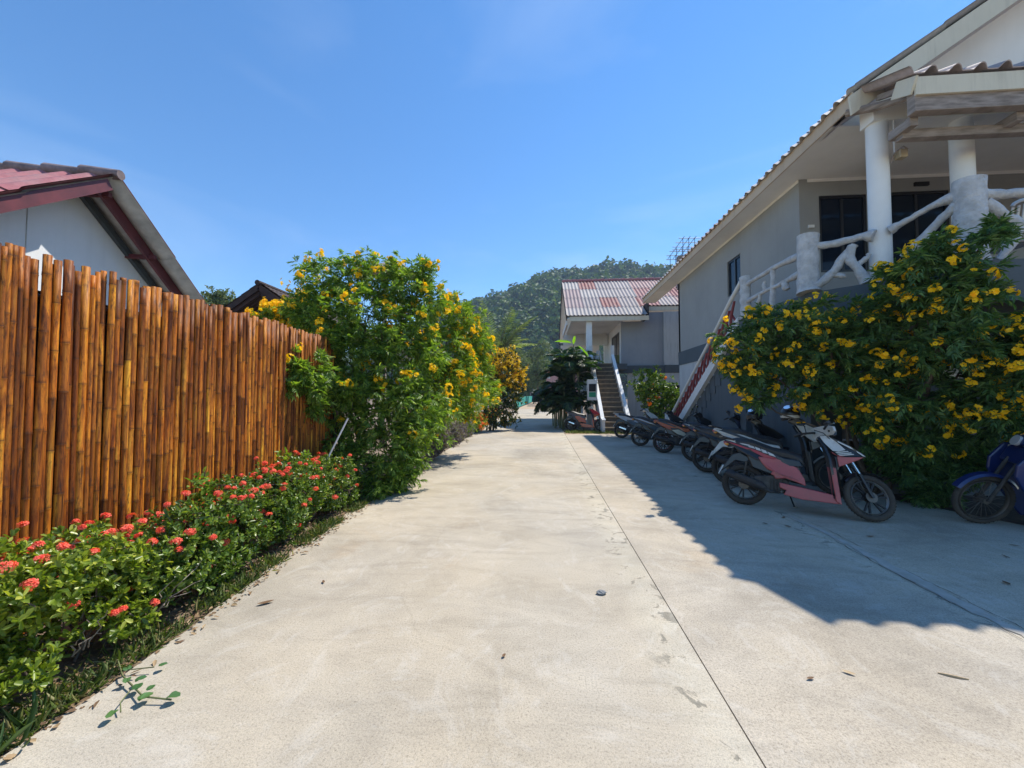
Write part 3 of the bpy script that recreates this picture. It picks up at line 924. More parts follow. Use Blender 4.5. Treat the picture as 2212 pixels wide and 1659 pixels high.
# verge boards on the left gable
mb = MB()
mb.prism([(ye, ze + .02), (yr, zr + .02), (yr, zr - .26), (ye, ze - .26)], XL - .02, XL + .02, 'yz')
mb.prism([(yr, zr + .02), (2*yr - ye, ze + .02), (2*yr - ye, ze - .26), (yr, zr - .26)], XL - .02, XL + .02, 'yz')
mb.build('verge_board', M['darkwood'], H2)
mb = MB()
mb.prism([(ye + .1, ze - .1), (yr, zr - .12), (yr, zr - .16), (ye + .1, ze - .14)], XL + .02, xs_ - .02, 'yz')
mb.prism([(ye - dy + .1, ze - dz - .1), (yr, zr - .12), (yr, zr - .16), (ye - dy + .1, ze - dz - .14)], xs_ - .02, xs_ + 8, 'yz')
mb.prism([(yr, zr - .12), (2*yr - ye - .1, ze - .1), (2*yr - ye - .1, ze - .14), (yr, zr - .16)], XL + .02, xs_ + 8, 'yz')
mb.build('soffit', M['ceiling'], H2)
# porch ceiling and rear beams
zc = CAMH + 5.35 * s2
mb = MB(); mb.box((XL + .3, ye + .2, zc), (5.6 * s2, 2*yr - ye - .5, zc + .03)); mb.build('porch_ceiling', M['ceiling'], H2)
mb = MB(); mb.box((XL + .1, 32.4 * s2, zc - .75), (5.4 * s2, 32.5 * s2, zc - .02)); mb.build('cross_beam', M['white'], H2)
mb = MB(); mb.box((XL + .1, 2*yr - ye - .3, zc - 1.0), (5.4 * s2, 2*yr - ye - .22, zc - .25)); mb.build('rear_beam', M['white'], H2)
mb = MB(); mb.box((XL + .02, ye + .3, zc - .3), (XL + .1, yr * 1.0, zc - .02)); mb.build('gable_panel', M['white'], H2)
# walls
xw = 5.51 * s2; yw = 27.1 * s2; fz = CAMH + 2.25 * s2
mb = MB(); mb.prism([(xw, fz), (8.35 * s2, fz), (8.35 * s2, zc + .5), (xs_ - .02, zc + .5), (xs_ - .02, zc), (xw, zc)], yw + .12, yw + .27); mb.build('front_wall', wall_mat('blue_grey_wall', (.30, .325, .36), .1), H2)
mb = MB(); mb.box((8.35 * s2, yw, fz), (13.5 * s2, yw + .27, zc + .5)); mb.build('side_bay', M['wall_lower'], H2)
wall_x(xw - .001, xw + .15, yw + .27, 33 * s2, fz, zc, [(28.0 * s2, 31.2 * s2, fz + .02, zc - .45)]).build('porch_wall', M['white_wall'], H2)
dm = MB()
a, b, c, d = 28.0 * s2, 31.2 * s2, fz + .02, zc - .45
dm.box((xw + .03, a, c), (xw + .08, a + .08, d)); dm.box((xw + .03, b - .08, c), (xw + .08, b, d)); dm.box((xw + .03, (a+b)/2 - .05, c), (xw + .08, (a+b)/2 + .05, d)); dm.box((xw + .03, a + .08, d - .07), (xw + .08, b - .08, d))
do = dm.build('door', M['alu'], H2)
mb = MB(); mb.box((xw + .05, a + .08, c), (xw + .06, b - .08, d - .07)); mb.build('pane', M['glass'], do)
mb = MB(); mb.box((xw - .6, yw - .02, fz - .42), (8.35 * s2, yw + .28, fz - .001)); mb.box((8.35 * s2, yw - .06, fz - .42), (13.6 * s2, yw - .005, fz + .02)); mb.build('floor_band', M['slate'], H2)
mb = MB(); mb.box((xw + .3, yw + .05, 0), (13.5 * s2, yw + .2, fz - .42)); mb.box((8.35 * s2, yw - .03, 0), (13.5 * s2, yw + .04, fz - .42)); mb.build('lower_wall', M['wall_lower'], H2)
mb = MB(); mb.box((XL + .7, 25.5 * s2, fz - .3), (xw, 33 * s2, fz)); mb.build('porch_slab', M['slate'], H2)
for (x, y) in ((3.15, 26.3), (3.2, 32.8), (5.35, 32.8)):
    mb = MB(); mb.box((x*s2 - .15, y*s2 - .15, fz), (x*s2 + .15, y*s2 + .15, zc)); mb.build('porch_post', M['column'], H2, bevel=.01)
for (x, y) in ((3.15, 26.3), (3.2, 32.8), (1.9, 26.3)):
    mb = MB(); mb.box((x*s2 - .14, y*s2 - .14, 0), (x*s2 + .14, y*s2 + .14, fz - .3)); mb.build('pier', M['white'], H2)
mb = MB()
for zz in (0, .12, .24): mb.box((13.0*s2 - 1.75, yw - .03, fz + 1.9 + zz), (13.0*s2 - 1.45, yw - .002, fz + 1.97 + zz))
mb.build('vent', M['wood'], H2)
mb = MB()
for i in range(9):
    y_ = (25.7 + i * .8) * s2
    mb.tube([(XL + .75, y_, fz), (XL + .75 + R.uniform(-.1, .1), y_ + R.uniform(-.2, .2), fz + .75)], .05, 6)
mb.tube([(XL + .75, 25.6*s2, fz + .75), (XL + .75, 33*s2, fz + .75)], .06, 6)
for i in range(7):
    x_ = XL + .8 + i * .17
    mb.tube([(x_, 25.65*s2, fz), (x_ + R.uniform(-.2, .2), 25.6*s2, fz + .7)], .045, 6)
mb.tube([(XL + .75, 25.65*s2, fz + .72), (3.1 * s2, 25.65*s2, fz + .70)], .055, 6)
mb.build('porch_railing', M['rustic'], H2, smooth=True)
# its stair
S2 = thing('concrete_stair', 'straight concrete stair with tan steps and white sloping side walls up to the far house', 'staircase', (3.3, 19, 0))
xa, xb = 3.12 * s2 + .12, 4.62 * s2 - .12
ya, yb = 16.6, 25.47 * s2
n = 15
for i in range(n):
    z1 = fz * (i + 1) / n
    mb = MB(); mb.box((xa, ya + (yb - ya) * i / n, max(0, z1 - .4)), (xb, ya + (yb - ya) * (i + 1) / n + (.02 if i < n - 1 else 0), z1 - .05)); so_ = mb.build('step', M['riser'], S2)
    mb = MB(); mb.box((xa, ya + (yb - ya) * i / n - .035, z1 - .05), (xb, ya + (yb - ya) * (i + 1) / n, z1)); mb.build('tread', M['tread'], so_)
for x in (xa - .13, xb + .01):
    mb = MB()
    mb.prism([(ya - .25, 0), (ya - .25, .50), (ya + .1, .56), (yb, fz + .42), (yb, fz - .45), (ya + .9, 0)], x + .01, x + .11, 'yz')
    mb.build('side_wall', M['white'], S2)
    mb = MB(); mb.beam((x + .06, ya - .28, .53), (x + .06, ya + .1, .60), .15, .05); mb.beam((x + .06, ya + .1, .60), (x + .06, yb, fz + .46), .15, .05); mb.build('coping', M['column'], S2)
mb = MB(); mb.box((xa - .16, yb - .02, fz - .02), (xa, yb + .1, fz + .95)); mb.box((xb, yb - .02, fz - .02), (xb + .16, yb + .1, fz + .95)); mb.build('newel', M['white'], S2)
# power meter box on a post under the palm
PB = thing('meter_cabinet', 'small white cabinet with green trim on a post beside the far stair', 'cabinet', (2.25, 17.9, 0))
mb = MB(); mb.box((2.05, 17.85, 1.35), (2.5, 18.05, 2.3)); mb.build('cabinet', M['white'], PB, bevel=.01)
mb = MB(); mb.box((2.12, 17.83, 1.5), (2.43, 17.849, 1.72)); mb.build('green_panel', paint('green_paint', (.02, .28, .15), (.02, .2, .1), .5), PB)
mb = MB(); mb.box((2.12, 17.83, 1.75), (2.43, 17.849, 2.1)); mb.build('opening', M['black'], PB)
mb = MB(); mb.tube([(2.28, 17.95, 0), (2.28, 17.95, 1.35)], .05, 8); mb.build('post', M['white'], PB)

# ================================================================== LEFT HOUSE
H3 = thing('white_house', 'white walled house with red sheet roof and bare grey eave underside behind the bamboo fence', 'house', (-7, 4.5, 0))
A = Vector((-5.5, 4.48, 4.33))
B_ = at(430, 640, 6.0)      # foot of the far rake
th_ = math.atan2(B_.y - A.y, B_.x - A.x)
dirg = Vector((math.cos(th_), math.sin(th_), 0))      # along the gable, away from the camera
inw = Vector((-dirg.y, dirg.x, 0))                    # into the house
if inw.x > 0: inw = -inw
lg = (Vector((B_.x, B_.y, 0)) - Vector((A.x, A.y, 0))).length
m3 = (A.z - B_.z) / lg
def g3(s, q, z):
    p = A + dirg * s + inw * q
    return (p.x, p.y, z)
rl3 = 3.6
def slope3(sg):
    return (dirg * sg - Vector((0, 0, m3))).normalized()
for sg in (1, -1):
    L3 = 2.9 * math.hypot(1, m3)
    # wave runs along the ridge, slope falls along +-dirg
    corrugated(g3(0, 0, A.z), inw, slope3(sg), 7, L3, .28, .03, 1.2, th=.01).build('roof', M['roof_red'], H3, smooth=True, flat_angle=60)
    # bare grey underside sheet
    corrugated(g3(0, -.012, A.z - .03), inw, slope3(sg), .80, L3 + .01, .28, .03, 1.2, th=.004).build('eave_underside', M['asb'], H3, smooth=True, flat_angle=60)
mb = MB()
for i in range(16):
    a = g3(0, -.04 + i * .42, A.z + .02); b = g3(0, -.04 + i * .42 + .45, A.z + .045)
    mb.tube([a, b], [.062, .078], 9)
mb.build('ridge_cap', paint('worn_ridge', (.26, .20, .20), (.11, .085, .085), .8, scale=7), H3, smooth=True)
mb = MB()
for sg, q in ((-1, .06), (1, .26)):
    p0 = Vector(g3(sg * .05, q, A.z - .13)); p1 = p0 + slope3(sg) * 3.4
    mb.beam(p0, p1, .04, .14, up=(0, 0, 1))
mb.build('rafter', M['maroon'], H3)
mb = MB()
for sg in (1, -1):
    for t in (.12, 1.05, 2.05, 3.0):
        p0 = Vector(g3(0, .16, A.z - .13)) + slope3(sg) * t
        mb.beam(p0, p0 + inw * .6, .05, .06)
mb.build('purlin', M['maroon'], H3)
mb = MB()
wq = .56
v_ = []
for q in (wq, wq + .12):
    v_ += [g3(-2.5, q, A.z - 2.5 * m3 - .06), g3(0, q, A.z - .06), g3(2.5, q, A.z - 2.5 * m3 - .06), g3(2.5, q, 0), g3(-2.5, q, 0)]
mb.add(v_, [(0,1,2,3,4), (9,8,7,6,5), (0,5,6,1), (1,6,7,2), (2,7,8,3), (3,8,9,4), (4,9,5,0)])
mb.build('gable_wall', M['white_wall'], H3)
mb = MB()
for (z0, z1) in ((3.0, 3.75),): mb.beam(g3(-.45, wq - .004, z0), g3(-.45, wq - .004, z1), .008, .006, up=(0, 1, 0))
mb.build('wall_joint', M['asb'], H3)
# timber strip under the underside where it meets the wall
mb = MB(); p0 = Vector(g3(.03, wq - .03, A.z - .12)); mb.beam(p0, p0 + slope3(1) * 3.4, .05, .09); mb.build('wall_plate', M['slate'], H3)
# dark timber house beyond
H4 = thing('timber_house', 'dark brown timber house gable just above the far end of the bamboo fence', 'house', (-9.4, 14, 0))
ap = at(560, 613, 12)
m4 = .66; w4 = 2.9
for sg in (1, -1):
    corrugated((ap.x, 12, ap.z), (0, 1, 0), (sg, 0, -m4), 7, w4 * math.hypot(1, m4), .2, .02, .35, th=.02).build('roof', paint('brown_tiles', (.07, .045, .04), (.04, .028, .026), .8), H4, smooth=True, flat_angle=60)
mb = MB(); mb.tube([(ap.x, 11.9, ap.z + .02), (ap.x, 19, ap.z + .02)], .09, 8); mb.build('ridge_cap', M['darkwood'], H4)
mb = MB()
for sg in (1, -1):
    mb.beam((ap.x, 11.98, ap.z - .12), (ap.x + sg * w4, 11.98, ap.z - .12 - m4 * w4), .04, .17)
    mb.beam((ap.x, 12.06, ap.z - .28), (ap.x + sg * w4, 12.06, ap.z - .28 - m4 * w4), .04, .13)
mb.build('barge_board', M['darkwood'], H4)
mb = MB(); mb.prism([(ap.x - 2.4, ap.z - .35 - m4 * 2.4), (ap.x, ap.z - .35), (ap.x + 2.4, ap.z - .35 - m4 * 2.4), (ap.x + 2.4, 0), (ap.x - 2.4, 0)], 12.7, 12.8); mb.build('gable_wall', M['darkwood'], H4)
mb = MB(); mb.tube([(ap.x + .12, 12.3, ap.z - .42), (ap.x + .12, 12.3, ap.z - 1.0)], .018, 5); mb.build('finial', M['steel'], H4)
# little tiled roof peeping behind the big yellow shrub
H5 = thing('tiled_pavilion', 'small brown tiled roof peeping out behind the crown of the largest yellow shrub', 'pavilion', (-4.2, 12, 0))
for (px, py, Y, r) in ((832, 566, 11, .75), (868, 572, 11.8, .75)):
    p = at(px, py, Y)
    mb = MB(); k = 4
    vs = [tuple(p)] + [(p.x + r * math.cos(PI/4 + PI/2*i), p.y + r * math.sin(PI/4 + PI/2*i), p.z - .34) for i in range(4)]
    mb.add(vs, [(0, 1, 2), (0, 2, 3), (0, 3, 4), (0, 4, 1), (4, 3, 2, 1)]); mb.build('roof', M['wood'], H5)
    mb = MB(); mb.tube([(p.x, p.y, 0), (p.x, p.y, p.z - .33)], .07, 6); mb.build('post', M['wood'], H5)

# ================================================================== BAMBOO FENCE
def bamboo_mat():
    m, nt, b = new_mat('varnished_bamboo')
    oi = nt.nodes.new('ShaderNodeObjectInfo')
    v = coord(nt, (14, 14, 1.1))
    ad = nt.nodes.new('ShaderNodeVectorMath'); ad.operation = 'ADD'
    cx = nt.nodes.new('ShaderNodeCombineXYZ'); mu = N(nt, 'ShaderNodeMath', operation='MULTIPLY'); mu.inputs[1].default_value = 50
    nt.links.new(oi.outputs['Random'], mu.inputs[0])
    for i in range(3): nt.links.new(mu.outputs[0], cx.inputs[i])
    nt.links.new(v, ad.inputs[0]); nt.links.new(cx.outputs[0], ad.inputs[1])
    f = noise(nt, ad.outputs[0], 2.2, 7, .68, .6)
    c = ramp(nt, f, [(.30, (.045, .014, .006)), (.41, (.22, .07, .012)), (.52, (.43, .155, .018)), (.64, (.58, .27, .03)), (.78, (.68, .40, .065))])
    sg = nt.nodes.new('ShaderNodeAttribute'); sg.attribute_name = 'seg'
    c = mixc(nt, 1, c, ramp(nt, sg.outputs['Fac'], [(0, (.42, .36, .34)), (.3, (.78, .66, .62)), (.55, (1, 1, 1)), (.8, (1.18, 1.0, .75)), (1, (1.3, 1.45, 1.25))]), 'MULTIPLY')
    bl = noise(nt, coord(nt, (22, 22, 5)), 2.4, 6, .72)
    c = mixc(nt, ramp(nt, bl, [(.53, (0, 0, 0)), (.64, (.8, .8, .8))]), c, (.06, .024, .012))
    r = ramp(nt, oi.outputs['Random'], [(0, (.55, .45, .42)), (.4, (.95, .88, .85)), (.75, (1.1, 1.1, 1.0)), (1, (1.2, 1.3, 1.25))])
    c = mixc(nt, 1, c, r, 'MULTIPLY')
    at_ = nt.nodes.new('ShaderNodeAttribute'); at_.attribute_name = 'node'
    c = mixc(nt, at_.outputs['Fac'], c, (.055, .02, .008))
    f2 = noise(nt, ad.outputs[0], 9, 5, .75)
    c = mixc(nt, .8, c, ramp(nt, f2, [(.34, (.42, .36, .33)), (.48, (1, 1, 1)), (.7, (1.15, 1.12, 1.05))]), 'MULTIPLY')
    v3 = coord(nt, (30, 30, 5)); f3 = noise(nt, v3, 3.0, 3)
    c = mixc(nt, ramp(nt, f3, [(.70, (0, 0, 0)), (.75, (.85, .85, .85))]), c, (.035, .015, .008))
    nt.links.new(c, b.inputs['Base Color'])
    nt.links.new(ramp(nt, f2, [(.35, (.75,)*3), (.65, (.42,)*3)]), b.inputs['Roughness'])
    b.inputs['Specular IOR Level'].default_value = .3
    bump(nt, b, f2, .4, .006)
    return m
M['bamboo'] = bamboo_mat()
M['bam_end'] = paint('bamboo_cut_end', (.30, .17, .08), (.16, .08, .04), .8)
FN = thing('bamboo_fence', 'tall varnished orange brown bamboo pole fence along the red flowered hedge', 'fence', (-3.2, 3, 0))
def pole(x, y, r, h, lx, ly, name='pole'):
    pts = []; rr = []; nd = []; sv_ = []; cur = R.random()
    z = 0.0; nxt = R.uniform(.1, .4)
    L = R.uniform(.30, .46)
    zs = [(0, 1, 0)]
    z = nxt
    while z < h - .03:
        zs += [(z - .022, .99, 0), (z - .008, 1.03, .1), (z - .002, 1.12, .3), (z + .003, 1.01, .85), (z + .009, 1.06, .25), (z + .02, 1.0, 0)]
        z += L * R.uniform(.85, 1.2)
    zs = [q for q in zs if q[0] < h - .004] + [(h, 1.03, .15)]
    for (q, k, n) in zs:
        t = q / h
        bow = math.sin(t * PI) * ly * .5
        if n > .8: cur = R.random()
        sv_.append(cur)
        pts.append((x + lx * t, y + ly * t + bow * .3, q)); rr.append(r * k * (1 - .10 * t)); nd.append(n)
    mb = MB(); mb.tube(pts, rr, 12, cap=False)
    k = len(mb.v)
    # hollow cut top
    tz = pts[-1]
    ring = []
    for i in range(12):
        v = mb.v[k - 12 + i]
        ring.append((tz[0] + (v[0] - tz[0]) * .62, tz[1] + (v[1] - tz[1]) * .62, tz[2] - .004))
    mb.add(ring, [])
    mb.add([(tz[0] + (q[0] - tz[0]) * .95, tz[1] + (q[1] - tz[1]) * .95, tz[2] - .06) for q in ring], [])
    for i in range(12):
        j = (i + 1) % 12
        mb.f.append((k - 12 + i, k - 12 + j, k + j, k + i)); mb.f.append((k + i, k + j, k + 12 + j, k + 12 + i))
    mb.f.append(tuple(k + 12 + i for i in range(12)))
    me = bpy.data.meshes.new(name)
    o = FN.location
    me.from_pydata([(a - o.x, b - o.y, c - o.z) for a, b, c in mb.v], [], mb.f)
    at_ = me.attributes.new('node', 'FLOAT', 'POINT')
    vals = []
    for n in nd: vals += [n] * 12
    vals += [.5] * 12 + [1] * 12
    at_.data.foreach_set('value', vals)
    as_ = me.attributes.new('seg', 'FLOAT', 'POINT')
    vals = []
    for q in sv_: vals += [q] * 12
    as_.data.foreach_set('value', vals + [cur] * 24)
    me.materials.append(M['bamboo'])
    me.shade_smooth(); 
    ob = bpy.data.objects.new(name, me); C.objects.link(ob); ob.parent = FN
    return ob
y = 1.86; npole = 0
while y < 4.52 and npole < 70:
    r = R.choice([.0165, .019, .021, .023, .025, .029])
    gap = R.choice([-.007, -.005, -.004, -.003, -.002, -.001])
    y += r + gap
    pole(-3.2 + R.uniform(-.012, .012), y, r, 2.36 + R.uniform(-.03, .026), R.uniform(-.02, .02), R.uniform(-.012, .012))
    y += r; npole += 1
while y < 5.75 and npole < 99:
    r = R.uniform(.0165, .0215)
    y += r
    pole(-3.26 + R.uniform(-.006, .006), y, r, 2.36 + R.uniform(-.02, .02), R.uniform(-.008, .008), R.uniform(-.008, .008))
    y += r; npole += 1
mb = MB(); mb.box((-3.325, 1.5, .05), (-3.315, 5.9, 2.16)); mb.build('gap_shade_sheet', paint('gap_shade_brown', (.018, .014, .012), (.01, .009, .008), .95, bstr=0), FN)  # dark sheet added behind the poles so the gaps look shaded
for z in (.35, 1.25, 2.1):
    mb = MB(); mb.tube([(-3.27, 1.5, z), (-3.28, 3.2, z + .01), (-3.31, 5.9, z)], .026, 8); mb.build('rail', M['bamboo'], FN, smooth=True)
for yy in (1.6, 3.1, 4.56, 5.8):
    mb = MB(); mb.box((-3.40, yy - .04, 0), (-3.32, yy + .04, 2.15)); mb.build('post', M['darkwood'], FN)

# grey panel fence and low wall further along the left side
GF = thing('grey_post', 'grey concrete post between the big yellow shrub and the orange leaved bush', 'post', (-2.7, 15.6, 0))
mb = MB(); mb.box((-2.95, 15.3, 0), (-2.75, 15.5, 1.5)); mb.build('shaft', M['asb'], GF, bevel=.01)
mb = MB(); mb.box((-3.0, 15.25, 1.5), (-2.70, 15.55, 1.56)); mb.build('cap', M['asb'], GF)
NF = thing('netting_fence', 'turquoise green netting fence beside the far dirt path', 'fence', (-4, 45, 0))
mb = MB(); n = 60
path = [(-3.35 + .7 * (y_ - 47) / 40, y_) for y_ in [47 + i * .8 for i in range(n)]]
for i, (x_, y_) in enumerate(path):
    wv = .05 * math.sin(i * 1.9)
    for zz in (0.05, .5, 1.45): mb.v.append((x_ + wv * (1 + zz), y_, gz(y_) + zz))
for i in range(n - 1):
    for k in range(2): mb.f.append((3*i + k, 3*i + k + 1, 3*i + k + 4, 3*i + k + 3))
mb.build('net', paint('green_net', (.05, .42, .33), (.03, .28, .24), .7, scale=2.5, stretch=(1, 3, 1)), NF)
mb = MB()
for x_, y_ in path[::6]: mb.tube([(x_, y_, 0), (x_, y_, gz(y_) + 1.5)], .035, 5)
mb.build('stake', M['wood'], NF)
# white cane leaning in front of the shrub
LS = thing('white_pole', 'thin white pole leaning against the big yellow shrub above the hedge', 'pole', (-2.75, 5.0, 0))
p0 = at(708, 990, 4.75); p1 = at(751, 905, 4.9)
d_ = (p1 - p0)
mb = MB(); mb.tube([tuple(p0 - d_ * 1.2), tuple(p0), tuple(p1)], .011, 8); mb.build('shaft', M['plastic_white'], LS)
mb = MB(); mb.tube([tuple(p1 - d_ * .005), tuple(p1 + d_ * .02)], .014, 8); mb.build('cap', M['asb'], LS)

# distant shed over the end of the path and a pinkish wall
SH = thing('open_shed', 'low open shed with pale roof closing the far end of the path', 'shed', (-.5, 95, 0))
z0 = gz(95)
mb = MB(); mb.box((-2.6, 93, z0 + 2.2), (3.5, 98, z0 + 2.42)); mb.box((-2.3, 92.6, z0 + 2.75), (3.2, 97, z0 + 2.95)); mb.build('roof', M['cream'], SH)
mb = MB(); mb.box((-3.0, 97.5, z0), (3.3, 97.8, z0 + 2.3)); mb.build('back_wall', M['black'], SH)
for x_ in (-2.9, 0, 3.1):
    mb = MB(); mb.box((x_ - .1, 93.1, z0), (x_ + .1, 93.3, z0 + 2.3)); mb.build('post', M['wood'], SH)
PK = thing('pink_house', 'pinkish wall of a distant house glimpsed left of the dark palms', 'house', (2.0, 60, 0))
mb = MB(); mb.box((.62, 60, 0), (6, 64, 5.6)); mb.build('wall', wall_mat('pink_wall', (.55, .30, .27), .2), PK)
mb = MB(); mb.box((.42, 59.6, 5.6), (6.3, 64.4, 5.8)); mb.build('roof', M['roof_red'] if False else M['maroon'], PK)
mb = MB(); mb.box((.75, 59.93, 4.5), (1.2, 59.99, 5.3)); mb.build('window', M['plastic_white'], PK)

# ================================================================== SMALL THINGS ON THE CONCRETE
ST_ = MB()
rk = at(1298, 1280, 2.97)
ST_.ball((.43, 2.95, .012), (.038, .026, .014), 9, 6, noise=.22)
tag(ST_.build('stone_chip', paint('grey_stone', (.26, .26, .25), (.17, .17, .17), .8), None), 'flat grey stone chip lying on the concrete left of the joint', 'stone')
leafm = paint('dry_leaf', (.22, .12, .055), (.12, .065, .03), .8, bstr=.1)
def dryleaf(x, y, L, W, a, label, mt=None, curl=.35):
    mb = MB(); n = 7; vs = []
    for i in range(n):
        t = i / (n - 1); w_ = W * math.sin(PI * min(1, t * .94 + .03)) ** .8
        for s_ in (-1, 0, 1):
            lx = (t - .5) * L; ly = s_ * w_ * .5
            vs.append((lx, ly, .006 + curl * abs(s_) * w_ * .4 + .25 * L * (t - .5) ** 2))
    for i in range(n - 1):
        for k in range(2): mb.f.append((3*i + k, 3*i + k + 1, 3*i + k + 4, 3*i + k + 3))
    mb.v = vs
    o = mb.build('fallen_leaf', mt or leafm)
    o.location = (x, y, .003); o.rotation_euler = (0, 0, a)
    return tag(o, label, 'leaf', 'dry leaves fallen on the concrete')
pale = paint('pale_leaf', (.55, .40, .22), (.42, .3, .17), .8)
dryleaf(1.37, 2.15, .045, .016, .3, 'small dark curled leaf on sunlit concrete right of the joint')
dryleaf(1.60, 2.21, .055, .02, 2.6, 'pale straw coloured leaf on sunlit concrete beside the small dark leaf', pale)
dryleaf(-.22, 2.2, .032, .018, 1.2, 'tiny brown leaf crumb alone on the middle of the road')
dryleaf(-.36, 1.47, .03, .022, .4, 'round dark speck of leaf near the bottom edge of the road')
dryleaf(-1.95, 2.62, .10, .035, .6, 'long brown leaf on the road edge beside the hedge')
dryleaf(-1.72, 2.95, .05, .02, 2.2, 'narrow dark leaf on the road a little beyond the long brown leaf')
for i, (x, y) in enumerate(((2.55, 4.7), (2.75, 4.62), (3.4, 4.35), (4.2, 3.9), (4.45, 3.7), (3.6, 3.35), (2.9, 4.95), (4.6, 4.2))):
    dryleaf(x, y, R.uniform(.05, .08), R.uniform(.02, .035), R.uniform(0, 6), 'small dry brown leaf scattered on the shaded concrete before the pink scooter')
tw = MB(); tw.tube([(2.07, 2.25, .005), (2.10, 2.235, .007), (2.14, 2.22, .007), (2.18, 2.212, .005)], [.003, .006, .006, .003], 6)
tag(tw.build('dry_pod', pale, smooth=True), 'pale curved seed pod lying alone on the sunlit concrete at right', 'seed pod')
# litter beyond counting on the strip by the hedge
k = 2600
P = np.stack([NR.uniform(-2.95, -2.1, k), NR.uniform(.3, 7.5, k), NR.uniform(.0, .02, k)], 1)
P[:, 0] -= .05 * np.maximum(0, P[:, 1] - 1.5)
d = unit(np.stack([NR.normal(size=k), NR.normal(size=k), NR.normal(scale=.12, size=k)], 1))
v, q = leaves_np(P, d, np.array([0, 0, 1.]) + NR.normal(scale=.3, size=(k, 3)), NR.uniform(.02, .055, k), NR.uniform(.012, .028, k), .3, .1)
o = np_mesh('leaf_litter', v, q, leaf_mat('litter', (.10, .055, .03), (.30, .19, .10), (.42, .30, .17), trans=.05, rough=.8))
tag(o, 'dry leaf litter on the soil strip under the hedge', 'leaf litter', kind='stuff')
# grass and weeds on the verge
k = 6500
ty = NR.uniform(.4, 6.0, k) ** 1.0
tx = -2.20 - .055 * np.maximum(0, ty - 1.5) - np.abs(NR.normal(scale=.12, size=k))
cl = np.sin(ty * 5.1) + np.sin(ty * 11.7 + 1) + NR.normal(scale=.6, size=k)
keep = cl > (-.5 - 1.0 * (ty < 2.2))
tx, ty = tx[keep], ty[keep]; k = len(tx)
P = np.stack([tx, ty, np.full(k, -.01)], 1)
d = unit(np.stack([NR.normal(scale=.7, size=k) + .15, NR.normal(scale=.7, size=k), NR.uniform(.4, 1.3, k)], 1))
v, q = leaves_np(P, d, rnd_dir(k), NR.uniform(.03, .10, k), NR.uniform(.003, .007, k), .2, .35, (.3, .7, 1, .8))
M['grass'] = leaf_mat('grass', (.07, .12, .03), (.15, .20, .05), (.34, .30, .14), trans=.3, rough=.5)
tag(np_mesh('grass', v, q, M['grass']), 'thin green grass and weeds along the road edge under the hedge', 'grass', kind='stuff')
k = 2600
P = np.stack([NR.uniform(.95, 6.0, k), 16.1 + np.abs(NR.normal(scale=.55, size=k)), np.full(k, -.02)], 1)
d = unit(np.stack([NR.normal(scale=.7, size=k), NR.normal(scale=.7, size=k), NR.uniform(.4, 1.3, k)], 1))
v, q = leaves_np(P, d, rnd_dir(k), NR.uniform(.05, .16, k), NR.uniform(.008, .016, k), .2, .35)
tag(np_mesh('verge_grass', v, q, M['grass']), 'short grass tufts on the gravel strip past the parking yard', 'grass', kind='stuff')
# ================================================================== PLANTS
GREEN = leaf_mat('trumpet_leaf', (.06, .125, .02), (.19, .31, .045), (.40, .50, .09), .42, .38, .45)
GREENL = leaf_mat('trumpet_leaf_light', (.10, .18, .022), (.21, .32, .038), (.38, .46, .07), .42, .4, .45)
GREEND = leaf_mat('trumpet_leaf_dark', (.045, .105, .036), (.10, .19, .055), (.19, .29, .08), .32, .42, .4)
YEL = leaf_mat('yellow_petal', (.93, .60, .014), (.92, .52, .010), (.95, .70, .06), .35, .55, .2)
BARK = paint('bark', (.16, .12, .09), (.08, .06, .045), .9, scale=9, bstr=.6, bscale=25, bdist=.01, stretch=(1, 1, .3))

def shrub(name, label, cat, base, lobes, mat_, dens=26, leaf='comp', leafk={}, flowers=None, fmat=None, stems=5, group=None, sr=.03, flowk={}, sdens=None):
    t = thing(name, label, cat, base, group=group)
    P, D = shell(lobes, dens)
    fn = compound_leaves if leaf == 'comp' else simple_leaves
    parts = [fn(P, D, **leafk)]
    P2, D2 = shell([(c, np.array(r if not isinstance(r, (int, float)) else (r,)*3) * .62) for c, r in lobes], dens * .35, inner=.3)
    parts.append(fn(P2, D2, **leafk))
    v, q = join_np(parts)
    np_mesh('foliage', v, q, mat_, t)
    mb = MB()
    b = Vector(base)
    idx = list(range(len(lobes)))
    R.shuffle(idx)
    for k in idx[:stems]:
        c = Vector(lobes[k][0])
        limb(mb, b + Vector((R.uniform(-.12, .12), R.uniform(-.12, .12), 0)), c, sr, sr * .25)
    # twigs inside every lobe
    for c, r in lobes:
        r0 = r if isinstance(r, (int, float)) else sum(r) / 3
        for _ in range(4):
            d = Vector([R.gauss(0, 1) for _ in range(3)]).normalized()
            p0 = Vector(c) + (b + Vector((0, 0, .6)) - Vector(c)).normalized() * r0 * .7
            limb(mb, p0, Vector(c) + d * r0 * .8, sr * .28, .004, 4, n=3)
    mb.build('stem', BARK, t, smooth=True)
    if flowers:
        n, fk = flowers
        up = D[:, 2] + NR.normal(scale=.5, size=len(D)) + (P[:, 0] - P[:, 0].mean()) * flowk.get('east', 0) - (P[:, 1] - P[:, 1].mean()) * flowk.get('south', 0) + (P[:, 2] - P[:, 2].mean()) * flowk.get('high', 0)
        pick = np.argsort(-up)[:n * 5]
        pick = NR.choice(pick, min(n, len(pick)), replace=False)
        fv, fq = floret_clusters(P[pick] + D[pick] * .05, D[pick], **fk)
        np_mesh('blossom', fv, fq, fmat or YEL, t)
    return t

def px_lobes(rows):
    return [(tuple(at(x, y, Y)), r) for (x, y, Y, r) in rows]

